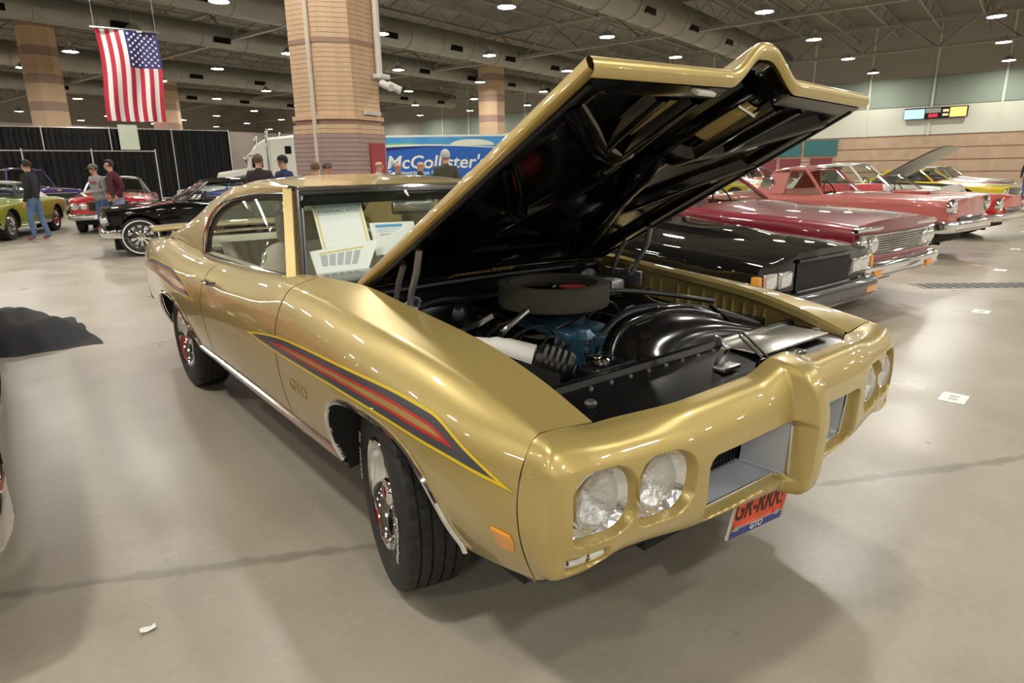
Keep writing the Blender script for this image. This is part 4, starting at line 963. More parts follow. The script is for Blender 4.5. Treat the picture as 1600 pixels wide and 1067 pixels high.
# ---- sheets of paper propped inside the windscreen
PAP=mat('white_paper',(.88,.88,.86),.7)
def sheet(label,TL,TR,BL,BR,edge,deco):
    TL,TR,BL,BR=[Vector(p) for p in (TL,TR,BL,BR)]; t=thing('paper_sign',label,'paper sign',tuple((BL+BR)/2)); o=(BL+BR)/2; n=(TR-BL).cross(TL-BL).normalized()
    if n.y>0: n=-n
    def p(a,b,off=0): return (TL*(1-a)*(1-b)+TR*a*(1-b)+BL*(1-a)*b+BR*a*b)+n*off-o
    def quad(a0,a1,b0,b1,off,m,name):
        mb=MB(); q=[p(a0,b0,off),p(a1,b0,off),p(a1,b1,off),p(a0,b1,off)]; r=[k-n*.0012 for k in q]; mb.add(q+r,[(0,1,2,3),(7,6,5,4),(0,1,5,4),(1,2,6,5),(2,3,7,6),(3,0,4,7)]); mb.build(name,m,t,0)
    quad(0,1,0,1,0,PAP,'sheet')
    for a0,a1,b0,b1,m in deco: quad(a0,a1,b0,b1,.0016,m,'print')
    return t,p,n
YB=mat('print_yellow',(.85,.66,.25),.7); GP=mat('print_grey',(.50,.50,.52),.7); BP=mat('print_blue',(.12,.38,.72),.7); LB_=mat('print_pale_blue',(.6,.68,.85),.7)
t,p,n=sheet('white sheet with yellow side borders propped upright behind the windscreen',(-.504,1.345,1.247),(-.262,1.297,1.258),(-.558,1.117,1.047),(-.324,1.085,1.072),0,[(.04,.075,.05,1,YB),(.93,.965,.02,1,YB)])
mb=MB(); uu_=(p(1,.2)-p(0,.2)); vv_=(p(.5,0)-p(.5,1)); text_on(mb,'PONTIAC GTO',.030,p(.5,.22,.003),uu_,vv_); mb.build('print_title',mat('print_dark',(.15,.15,.16),.7),t,0)
sheet('white sheet with a grey printed table lying low behind the windscreen',(-.621,1.120,1.040),(-.283,1.077,1.078),(-.640,.995,.935),(-.440,.93,.915),0,[(.14+.13*k,.24+.13*k,.22,.60,GP) for k in range(5)]+[(.12,.8,.12,.16,YB)])
sheet('white sheet with a blue heading beside the yellow-bordered sheet',(-.280,1.175,1.150),(-.058,1.118,1.150),(-.305,1.065,1.00),(-.08,1.03,1.00),0,[(.12,.72,.07,.15,BP),(.14,.66,.20,.23,LB_),(.14,.66,.27,.30,LB_),(.18,.6,.36,.40,GP)])
# ================================================================ OTHER CARS
_tm={}
def simple_wheel(parent,sg,x,y,R,wd,style,steer=0):
    key=(R,wd,style,sg)
    if key not in _tm:
        h=wd/2; rb_=R*.60
        pr=[(rb_,-h*.8),(R*.72,-h),(R*.9,-h*.98),(R*.985,-h*.8),(R,-h*.4),(R,h*.4),(R*.985,h*.8),(R*.9,h*.98),(R*.72,h),(rb_,h*.8)]
        ty=MB().lathe(pr,48,axis='x').build('tyre',RUBBER,parent)
        subs=[]
        if style in('whitewall','thinwhite'):
            a,b=(.66,.86) if style=='whitewall' else (.80,.86)
            subs.append(MB().lathe([(R*a,sg*(h*.97+.004)),(R*b,sg*(h*1.0+.004))],48,axis='x').build('whitewall_band',WHITE,ty,40))
        subs.append(MB().lathe([(rb_+.012,sg*h*.84),(rb_,sg*h*.93),(rb_*.86,sg*h*.55),(rb_*.80,sg*h*.45),(rb_*.55,sg*h*.75),(rb_*.30,sg*h*.80),(rb_*.28,sg*h*1.0),(0,sg*h*1.04)],40,axis='x').build('wheel_disc',CHROME,ty,25))
        mb=MB()
        for k in range(10):
            a=2*PI*k/10; d=Vector((0,math.cos(a),math.sin(a))); t=Vector((0,-math.sin(a),math.cos(a)))
            mb.add([tuple(d*rb_*.34+t*.012+Vector((sg*h*.86,0,0))),tuple(d*rb_*.34-t*.012+Vector((sg*h*.86,0,0))),tuple(d*rb_*.80-t*.022+Vector((sg*h*.62,0,0))),tuple(d*rb_*.80+t*.022+Vector((sg*h*.62,0,0)))],[(0,1,2,3)])
        subs.append(mb.build('wheel_slots',mat('wheel_dark',(.05,.05,.05),.4,.5),ty,0)); subs[-1]['kind']='stuff'
        _tm[key]=ty; o=ty
    else:
        o=copy_tree(_tm[key],parent)
    o.location=(x,y,R-.003); o.rotation_euler=(0,0,steer); return o
def classic_car(name,label,col,loc,rz,fo=.92,wb=2.95,ro=1.25,hw=.95,zr=.26,nose=.80,cowl=.93,belt=.93,deck=.92,tail=.85,R=.345,cab=(.75,1.35,2.35,2.95),zroof=1.38,wroof=.60,
                roof=None,lights=((.72,.70,.085),(.52,.70,.085)),rect=False,grille=(.52,.76,.55,'bars'),bumper=(.42,.14),wheels='plain',crown=.05,interior=(.10,.09,.08),hood_open=0,bump_m=None,convertible=False,taper=.06,brow=0,pick=False,cat='car',group=None,prow=.0,badge=None,bulge=None,rake=0):
    t=thing(name,label,cat,(loc[0],loc[1],0),math.radians(rz),group)
    key='paint_%d_%d_%d'%tuple(int(c*999) for c in col); pm=paint(key,col)
    rm=paint('paint_%d_%d_%d'%tuple(int(c*999) for c in roof),roof) if roof else pm
    y0,y1=-fo,wb+ro; zr0=zr
    ze=lambda y: float(pchip([y0,y0+.25,0.3,cab[0],cab[3],wb+.3,y1],np.array([nose-.03,nose,(nose+cowl)/2+.01,cowl,belt,deck,tail])[:,None],[y])[0,0])
    wf=lambda y: float(pchip([y0,y0+.3,.4,wb*.5,wb,y1-.4,y1],np.array([hw-taper-.03,hw-taper*.5,hw,hw-.02,hw,hw-taper*.7,hw-taper-.06])[:,None],[y])[0,0])
    def prof_(y):
        z,w_=ze(y),wf(y); zr=zr0+.15*float(1-sstep(y0+.1,-.40,y)) if y<-.40 else zr0; m=(z+zr)/2
        return crom([(w_-.14,z+.003),(w_-.07,z-.004),(w_-.02,z-.04),(w_-.002,z-.16),(w_,m+.02),(w_-.025,zr+.12),(w_-.07,zr)],90)
    AR=R+.075
    def az(y):
        for yc in (0,wb):
            u=abs(y-yc)/AR
            if u<1: return R+AR*math.sqrt(1-u*u)*.94
    ys=set(np.linspace(y0,y1,46).round(3))
    for yc in (0,wb):
        for a in np.linspace(0,PI,21): ys.add(round(yc+AR*.9995*math.cos(a),4))
        ys.add(round(yc+AR*1.004,4)); ys.add(round(yc-AR*1.004,4))
    ys=sorted(ys)
    def colm(y):
        P=prof_(y); z=az(y)
        if z is not None:
            j=int(np.argmax((P[:,1]<=z)&(np.arange(len(P))>8))); 
            if j>1: P=P[:j+1]
        s=np.r_[0,np.cumsum(np.linalg.norm(np.diff(P,axis=0),axis=1))]; q=np.linspace(0,s[-1],18); return np.c_[np.interp(q,s,P[:,0]),np.full(18,y),np.interp(q,s,P[:,1])]
    G=np.array([colm(y) for y in ys])
    if rake:
        for c_ in G:
            f_=max(0,1-(c_[0,1]-y0)/.5); c_[:,1]+=rake*(c_[0,2]-c_[:,2])*f_
    for sg in (-1,1):
        P=G.copy(); P[:,:,0]*=sg; MB().grid(P,flip=sg>0).build('side_panel',pm,t,42)
        for yc in (0,wb):
            ar=[(yc+AR*math.cos(a),R+AR*math.sin(a)*.94) for a in np.linspace(0,PI,17)]
            mb=MB(); mb.grid([[(sg*(wf(yc)-.03),y,max(z,zr)),(sg*.50,y,max(z,zr))] for y,z in ar]); mb.add([(sg*.5,yc-AR,.1),(sg*.5,yc+AR,.1),(sg*.5,yc+AR,.85),(sg*.5,yc-AR,.85)],[(0,1,2,3)]); mb.build('wheel_well',BLACKMATT,t,0)
            simple_wheel(t,sg,sg*(hw-.165),yc,R,.20,wheels)
    if bulge:
        P=[]
        for y in np.linspace(y0+.35,cab[0]-.05,14):
            s=float(sstep(y0+.3,y0+.8,y)); P.append([(bulge[0]*k,y,ze(y)+crown*(1-abs(bulge[0]*k/(wf(y)-.135))**2.5)+(bulge[1]*s*(1 if abs(k)<.8 else .0) if abs(k)<1 else -.005)) for k in (-1,-.9,-.79,-.4,0,.4,.79,.9,1)])
        MB().grid(P).build('hood_bulge',pm,t,40)
    def lid(a,b,nm,cr,m=pm,n=16):
        P=[]
        for y in np.linspace(a,b,n):
            w_=wf(y)-.135; z=ze(y)+.003; sh=-(.05+prow*.6)*max(0,1-(y-a)/.35) if nm=='hood' else .05*max(0,1-(b-y)/.35); P.append([(w_*k,y+sh*(1-k*k),z+cr*(1-abs(k)**2.5)) for k in np.linspace(-1,1,17)])
        return P
    P=np.array(lid(y0,cab[0],'hood',crown))
    if hood_open:
        o=Vector((0,cab[0],ze(cab[0]))); Rm=Matrix.Rotation(math.radians(-hood_open),3,'X')
        Q=np.array([[tuple(o+Rm@(Vector(p)-o)) for p in r] for r in P]); nrm=np.array(tuple(Rm@Vector((0,0,-.03))))
        mb=MB(); mb.grid(Q); mb.grid(Q+nrm,flip=True,mi=1); h=mb.build('hood',[pm,mat('hood_liner',(.86,.86,.78),.5)],t,40)
        mb=MB(); mb.box((0,(y0+cab[0])/2,.62),(2*hw-.5,cab[0]-y0-.2,.2)); mb.build('engine_bay',BLACKSATIN,t,0)
    else: MB().grid(P).build('hood',pm,t,40)
    MB().grid(lid(cab[3],y1,'trunk',.04)).build('trunk_lid' if not pick else 'cargo_bed_cover',pm,t,40)
    for e,nm,dr in ((0,'front_panel',-1),(-1,'rear_panel',1)):
        E=G[e]; yy=y0 if e==0 else y1; rows=[[(p[0]*k,p[1]+dr*(.05*(1-k*k)+prow*.6*(1-k*k)*(dr<0)),p[2]+((crown if e==0 else .04)*(1-abs(k)**2.5)*max(0,1-i/3))) for k in np.linspace(-1,1,17)] for i,p in enumerate(E)]
        MB().grid(rows,flip=e==0).build(nm,pm,t,40)
    # cabin tub and seats
    im=mat('trim_%d_%d_%d'%tuple(int(c*999) for c in interior),interior,.6)
    wi=hw-.15; mb=MB(); zt=min(cowl,belt)
    for sg in (-1,1): mb.add([(sg*wi,cab[0],zt),(sg*wi,cab[3],zt),(sg*wi,cab[3],.32),(sg*wi,cab[0],.32)],[(0,1,2,3)])
    mb.add([(-wi,cab[0],zt),(wi,cab[0],zt),(wi,cab[0],.32),(-wi,cab[0],.32)],[(0,1,2,3)]); mb.add([(-wi,cab[3],zt),(wi,cab[3],zt),(wi,cab[3],.32),(-wi,cab[3],.32)],[(0,1,2,3)]); mb.add([(-wi,cab[0],.32),(wi,cab[0],.32),(wi,cab[3],.32),(-wi,cab[3],.32)],[(0,1,2,3)])
    mb.build('cabin_trim',im,t,0)
    for k,ysn in enumerate(((cab[1]+.25),(cab[1]+1.0)) if cab[2]-cab[1]>.7 else ((cab[1]+.2),)):
        mb=MB(); mb.box((0,ysn+.18,.78),(2*wi-.14,.16,.50),0,Matrix.Rotation(-.2,3,'X'),bev=.05); mb.box((0,ysn-.12,.50),(2*wi-.14,.5,.18),bev=.05); mb.build('seat',im,t)
    mb=MB(); mb.box((0,cab[0]+.22,zt-.10),(2*wi-.02,.24,.18),bev=.04); mb.build('dashboard',im,t)
    mb=MB(); c=Vector((.38,cab[0]+.52,zt+.02)); mb.tube([tuple(c+Vector((math.cos(a)*.19,math.sin(a)*.19*.45,math.sin(a)*.19*.9))) for a in np.linspace(0,2*PI,25)],.012,6,cap=False); mb.tube([tuple(c),(.38,cab[0]+.25,zt-.06)],.02,6); mb.build('steering_wheel',BLACKSATIN,t)
    # greenhouse
    wbse=hw-.17; A0=lambda sg:Vector((sg*wbse,cab[0]+.10,ze(cab[0]))); A1=lambda sg:Vector((sg*(wroof-.01),cab[1],zroof-.05)); C1=lambda sg:Vector((sg*(wroof-.02),cab[2],zroof-.05)); C0=lambda sg:Vector((sg*wbse,cab[3]-.02,ze(cab[3])))
    def ws(k,s): 
        b=A0(-1).lerp(A0(1),(k+1)/2)+Vector((0,-.16*(1-k*k),.03*(1-k*k))); tp=A1(-1).lerp(A1(1),(k+1)/2)+Vector((0,-.06*(1-k*k),.02*(1-k*k))); return tuple(b.lerp(tp,s))
    MB().grid([[ws(k,s) for k in np.linspace(-1,1,13)] for s in np.linspace(0,1,5)]).build('windscreen',CLEAR,t,60)
    MB().tube([ws(k,1) for k in np.linspace(-1,1,13)],.018,6).build('screen_frame',CHROME,t)
    MB().tube([ws(k,.0) for k in np.linspace(-1,1,13)],.014,6).build('screen_base_trim',CHROME,t)
    for sg in (-1,1):
        MB().tube([tuple(A0(sg)+Vector((0,0,-.03))),tuple(A0(sg).lerp(A1(sg),.5)),tuple(A1(sg))],.026,8).build('windscreen_pillar',CHROME if convertible or roof else pm,t)
        if not convertible:
            w2=C1(sg)+Vector((0,-.28,-.01)); w0=C0(sg)+Vector((0,-.62 if not pick else -.2,0)); mb=MB(); th=Vector((-sg*.05,0,0))
            q=[C1(sg),w2,w0,C0(sg)]; mb.add([tuple(p) for p in q]+[tuple(p+th) for p in q],[(0,1,2,3),(4,5,6,7),(0,1,5,4),(1,2,6,5),(2,3,7,6),(3,0,4,7)]); mb.build('rear_pillar',rm,t,0)
            q=[A0(sg)+Vector((0,.05,0)),A1(sg)+Vector((0,.04,0)),w2,w0]; off=Vector((-sg*.02,0,0)); MB().grid([[tuple(q[0]+off),tuple(q[1]+off)],[tuple(q[3]+off),tuple(q[2]+off)]]).build('side_window',CLEAR,t,0)
            MB().tube([tuple(A1(sg)),tuple((A1(sg)+C1(sg))/2+Vector((sg*.012,0,.012))),tuple(w2)],.014,6).build('drip_rail',CHROME,t)
        MB().tube([tuple(A0(sg)+Vector((sg*.03,.1,-.005))),(sg*(wbse+.03),(cab[0]+cab[3])/2,ze((cab[0]+cab[3])/2)+.004),tuple(C0(sg)+Vector((sg*.03,-.1,-.005)))],.010,6).build('belt_trim',CHROME,t)
        mb=MB(); ysr=np.linspace(AR+.03,wb-AR-.03,8); mb.tube([(sg*(wf(y)-.045),y,zr+.05) for y in ysr],.016,6); mb.build('rocker_trim',CHROME,t)
    if not convertible:
        P=[]
        for y in np.linspace(cab[1]-.03,cab[2]+.05,14):
            s=(y-cab[1])/(cab[2]-cab[1]); zz=zroof-.05+.05*math.sin(PI*min(max(.12+.76*s,0),1)); P.append([((wroof+.0)*k,y-.05*(1-k*k)*(1-s),zz+.035*(1-k*k)-.035*abs(k)**6) for k in np.linspace(-1,1,17)])
        P=np.array(P); mb=MB(); mb.grid(P); mb.grid(P-np.array((0,0,.03)),flip=True); mb.build('roof_panel',rm,t,50)
        MB().grid([[tuple(C1(-1).lerp(C1(1),(k+1)/2).lerp(C0(-1).lerp(C0(1),(k+1)/2)+Vector((0,.05*(1-k*k),0)),s)) for k in np.linspace(-.96,.96,9)] for s in np.linspace(0,1,4)]).build('rear_window',DARKGLASS,t,60)
    # face: grille, lamps, bumpers
    yf=lambda x,z=0: y0-(.05+prow*.6)*(1-(x/(hw))**2)
    z0,z1_,gw,gs=grille
    if gw:
        P=[[(x,yf(x)-.006,z) for z in (z0,z1_)] for x in np.linspace(-gw,gw,13)]; gb=MB().grid(P).build('grille',BLACKMATT if gs=='black' else BLACKSATIN,t,0)
        if gs!='black':
            n=5 if gs=='bars' else 8; gm=CHROME if gs!='dark' else mat('dark_chrome',(.12,.12,.12),.3,.8)
            for k in range(n):
                z=z0+(z1_-z0)*(k+.5)/n; MB().tube([(x,yf(x)-.014,z) for x in np.linspace(-gw,gw,9)],.009,5).build('grille_bar',gm,gb)
            if gs=='mesh':
                for k in range(31): x=-gw+2*gw*(k+.5)/31; MB().box((x,yf(x)-.012,(z0+z1_)/2),(.010,.012,z1_-z0)).build('grille_bar',gm,gb,0)
        for z in (z0,z1_): MB().tube([(x,yf(x)-.012,z) for x in np.linspace(-gw,gw,11)],.013,6).build('grille_surround',CHROME if gs!='black' else BLACKSATIN,t)
    for sg in (-1,1):
        for (x,z,r) in lights:
            if rect:
                mb=MB(); mb.box((sg*x,yf(x)-.005,z),(r*1.9,.03,r*1.35),bev=.008); l=mb.build('headlamp',LENS,t); mb=MB(); mb.box((sg*x,yf(x)+.006,z),(r*2.1,.03,r*1.55),bev=.008); mb.build('headlamp_bezel',CHROME,l)
            else:
                l=MB().lathe([(0,-.045),(r*.5,-.04),(r*.85,-.025),(r*.98,.0)],24,(sg*x,yf(x)-.004,z),'y').build('headlamp',LENS,t)
                MB().lathe([(r*.96,-.012),(r*1.14,-.02),(r*1.2,.0),(r*1.2,.05)],24,(sg*x,yf(x)+.0,z),'y').build('headlamp_bezel',CHROME,l)
    bz,bhh=bumper; bmx=bump_m or CHROME
    for dr,yy in ((-1,y0),(1,y1)):
        P=[]
        for x in np.linspace(-1,1,25):
            xx=(hw-.01)*math.sin(x*PI/2)*1.0; back=.30*max(0,abs(x)-.80)/.20; yb=yy+dr*(.13+(.05+prow*.6)*(1-x*x))-dr*back*.9
            yb-=dr*.045; P.append([(xx,yb-dr*.13,bz+bhh*.50),(xx,yb-dr*.035,bz+bhh*.50),(xx,yb-dr*.008,bz+bhh*.40),(xx,yb,bz+bhh*.12),(xx,yb-dr*.012,bz-bhh*.1),(xx,yb-dr*.002,bz-bhh*.3),(xx,yb-dr*.03,bz-bhh*.48),(xx,yb-dr*.11,bz-bhh*.55)])
        MB().grid(P).build('bumper',bmx,t,50)
    mb=MB(); mb.box((0,(y0+y1)/2,.30),(1.3,y1-y0-.5,.16)); mb.build('floor_pan',BLACKMATT,t,0)
    for sg in (-1,1): MB().box((sg*(hw-.30),y1+.055,(tail+bz)/2+.05),(.26,.03,.10),bev=.012).build('tail_lamp',mat('red_lens'),t)
    if badge: MB().prism([(-.09,.02),(-.03,.02),(-.03,.04),(.03,.04),(.03,.02),(.09,.02),(.09,-.02),(.03,-.02),(.03,-.04),(-.03,-.04),(-.03,-.02),(-.09,-.02)],(0,yf(0)-.02,badge),(1,0,0),(0,0,1),(0,.012,0)).build('front_emblem',mat('emblem_gold',(.6,.42,.1),.3,.8),t,0)
    return t
# row beside the gold car
AMB=mat('amber_lens')
gn=classic_car('boxy_coupe','glossy black boxy coupe parked alongside the gold car, with square headlamps',(.004,.004,.0045),(2.96,1.40),0,bulge=(.30,.035),fo=.95,wb=2.75,ro=1.2,hw=.90,nose=.80,cowl=.93,belt=.93,lights=((.70,.645,.075),(.53,.645,.075)),rect=True,grille=(.54,.76,.40,'black'),bumper=(.46,.16),bump_m=mat('black_bumper',(.012,.012,.012),.3,coat=.6),crown=.05,cab=(.80,1.42,2.35,2.85),zroof=1.40,taper=.04,R=.33)
for sg in (-1,1): MB().box((sg*.70,-1.060,.45),(.20,.02,.055),bev=.006).build('turn_lamp',AMB,gn); MB().box((sg*.84,-.955,.645),(.05,.06,.10),bev=.01).build('corner_lamp',AMB,gn)
im=classic_car('crimson_sedan','crimson two-door sedan with wide silver grille and quad headlamps, beyond the black coupe',(.20,.006,.016),(5.22,1.72),0,fo=.92,wb=3.02,ro=1.35,hw=1.0,nose=.90,cowl=.99,belt=.97,deck=.95,lights=((.80,.685,.085),(.60,.685,.085)),grille=(.60,.78,.88,'mesh'),bumper=(.45,.16),cab=(.80,1.40,2.5,3.1),zroof=1.42,crown=.04,taper=.03,interior=(.22,.03,.04))
MB().box((0,-.93,.835),(1.86,.06,.05),bev=.015).build('grille_header',CHROME,im)
for sg in (-1,1): MB().box((sg*.62,-1.047,.42),(.17,.02,.07),bev=.006).build('turn_lamp',AMB,im)
tb=classic_car('coral_coupe','coral pink two-seat hardtop with porthole and hooded round headlamps',(.46,.125,.10),(10.15,2.55),0,fo=.90,wb=2.6,ro=1.3,hw=.90,nose=.90,cowl=.94,belt=.94,deck=.93,lights=((.74,.80,.10),),grille=(.48,.64,.52,'dark'),bumper=(.50,.17),cab=(.95,1.45,2.05,2.42),zroof=1.40,R=.345,wheels='whitewall',crown=.05,interior=(.5,.2,.16))
MB().box((0,-.10,.99),(.45,.55,.06),bev=.03).build('hood_scoop',paint('paint_459_124_99',(.46,.125,.10)),tb)
MB().box((0,-.39,.99),(.40,.03,.05),bev=.008).build('scoop_trim',CHROME,tb)
for sg in (-1,1): MB().lathe([(.0,sg*.006),(.10,sg*.006),(.105,sg*.02),(.13,sg*.0)],24,(sg*.682,2.13,1.13),'x').build('porthole',CHROME,tb)
rd=classic_car('red_convertible','bright red open car between the coral coupe and the white car with raised hood',(.55,.012,.010),(13.7,2.9),0,fo=.9,hw=.92,nose=.80,cowl=.85,belt=.85,deck=.85,convertible=True,lights=((.74,.68,.10),),bumper=(.44,.15),grille=(.48,.60,.5,'bars'),interior=(.5,.03,.03),zroof=1.25)
classic_car('white_hardtop','white hardtop with its pale grey hood raised',(.68,.67,.62),(17.0,5.0),0,fo=.95,hw=.95,nose=.93,cowl=.99,hood_open=32,zroof=1.48,lights=((.74,.70,.085),(.54,.70,.085)),interior=(.1,.12,.11))
classic_car('yellow_coupe','bright yellow coupe with rounded nose beyond the white raised hood',(.62,.47,.012),(22.4,5.2),0,fo=1.0,hw=.93,nose=.78,cowl=.92,prow=.12,bumper=(.40,.10),bump_m=paint('paint_619_469_12',(.62,.47,.012)),zroof=1.32,lights=((.66,.62,.09),))
classic_car('yellow_sedan','tall yellow sedan with yellow roof, behind the white hardtop',(.60,.44,.015),(21.5,12.4),0,zroof=1.52,interior=(.1,.1,.09))
classic_car('maroon_sedan','maroon car with white roof at the far end of the row',(.19,.012,.022),(27.0,6.4),0,roof=(.7,.68,.64))
classic_car('silver_wagon','pale silver car parked far down the row past the maroon one',(.42,.42,.41),(31.5,7.6),0)
classic_car('cream_sedan','pale cream sedan seen behind the crimson sedan',(.60,.62,.46),(8.6,9.6),6,fo=.9,zroof=1.45,nose=.88,cowl=.96,interior=(.12,.12,.10))
classic_car('black_sedan','black sedan in the second row behind the coral coupe',(.006,.006,.007),(12.6,10.6),4,interior=(.04,.04,.04))
classic_car('scarlet_coupe','scarlet coupe far behind, next to the black sedan in the second row',(.5,.02,.02),(16.8,12.0),4,zroof=1.5)
classic_car('white_coupe','white coupe in the second row near the teal-topped doorway',(.66,.66,.63),(26.5,15.0),4,zroof=1.45)
classic_car('orange_hot_rod','orange-red car at the back of the second row',(.52,.09,.02),(30.5,16.5),4,zroof=1.55)
classic_car('charcoal_sedan','charcoal sedan at the far back by the block wall',(.05,.05,.055),(36,19),4,zroof=1.5)
# cars at the left
BLK=(.004,.004,.0045)
classic_car('black_hardtop','long black hardtop with pointed nose and whitewall tyres, behind the gold car',BLK,(.37,12.40),-97,rake=.42,fo=.50,wb=2.87,ro=1.35,hw=.97,nose=.84,cowl=.93,belt=.93,lights=((.74,.66,.08),(.56,.66,.08)),grille=(.50,.70,.5,'bars'),wheels='thinwhite',cab=(.62,1.25,2.35,2.85),zroof=1.34,roof=(.006,.006,.006),prow=.04,interior=(.03,.03,.03),R=.35)
classic_car('red_hardtop','bright red hardtop with white roof and quad headlamps, in front of the drapes',(.48,.012,.014),(.80,18.7),-13,fo=.92,nose=.90,cowl=.96,belt=.95,roof=(.70,.68,.64),lights=((.76,.70,.085),(.56,.70,.085)),grille=(.58,.82,.44,'dark'),bumper=(.44,.16),zroof=1.42,interior=(.08,.02,.02))
classic_car('green_coupe','lime green coupe with pale roof, beside the man in black',(.24,.30,.012),(-2.30,17.8),-21,nose=.84,cowl=.93,roof=(.62,.62,.56),lights=((.68,.66,.09),),interior=(.15,.17,.12),zroof=1.34)
classic_car('purple_pickup','deep purple pickup truck behind the red hardtop',(.028,.010,.13),(-.2,27.6),24,nose=1.02,cowl=1.10,belt=1.10,deck=1.08,tail=1.05,zroof=1.78,hw=.98,R=.37,cab=(.65,1.05,1.75,1.95),pick=True,lights=((.78,.80,.09),),grille=(.66,.90,.60,'dark'),cat='pickup truck',badge=1.0,zr=.36)
classic_car('silver_coupe','silver low coupe before the drapes, past the red hardtop',(.42,.43,.43),(6.6,33.2),-48,nose=.80,cowl=.90,zroof=1.26,lights=((.66,.64,.08),),prow=.1,R=.33)
classic_car('blue_coupe','blue-roofed car beyond the black hardtop',(.03,.07,.40),(5.0,23.0),-50,zroof=1.42)
classic_car('pale_blue_sedan','light blue car far behind the gold roof, before the brick pillar',(.10,.26,.52),(7.9,18.5),-60,zroof=1.40)
# red car right beside the camera
classic_car('red_coupe','glossy red coupe across the bare floor from the gold car, facing the same way',(.42,.012,.010),(-2.795,1.55),0,fo=1.15,hw=.95,wb=2.8,nose=.80,cowl=.90,lights=((.70,.64,.085),),zroof=1.35)
# ---- dark cloth cover dropped on the floor
def cover():
    t=thing('car_cover','crumpled dark charcoal car cover lying on the floor','car cover',(-1.75,5.35,0))
    rg=np.random.default_rng(11); n=60; P=np.zeros((n,n,3)); ph=rg.random(12)*6.28; fr=rg.uniform(3,14,12); dr=rg.random(12)*6.28
    for i,a in enumerate(np.linspace(-1,1,n)):
        for j,b in enumerate(np.linspace(-1,1,n)):
            r=min(1,(abs(a)**2.6+abs(b)**2.6)**(1/2.6)); w_=sum(math.sin(f*(a*math.cos(d)+b*math.sin(d))+p)/(1+f*.22) for f,p,d in zip(fr,ph,dr))
            h=(1-r**2.2); P[i,j]=(a*.50*(1-.12*b)+.03*w_*.5,b*.75+.03*w_,max(.004,.26*h*(1-.35*a)+.022*w_*(h>0.02)))
    MB().grid(P).build('cloth',mat('charcoal_cloth',(.022,.023,.026),.85,bump=(180,.4)),t,80)
    return t
cover()
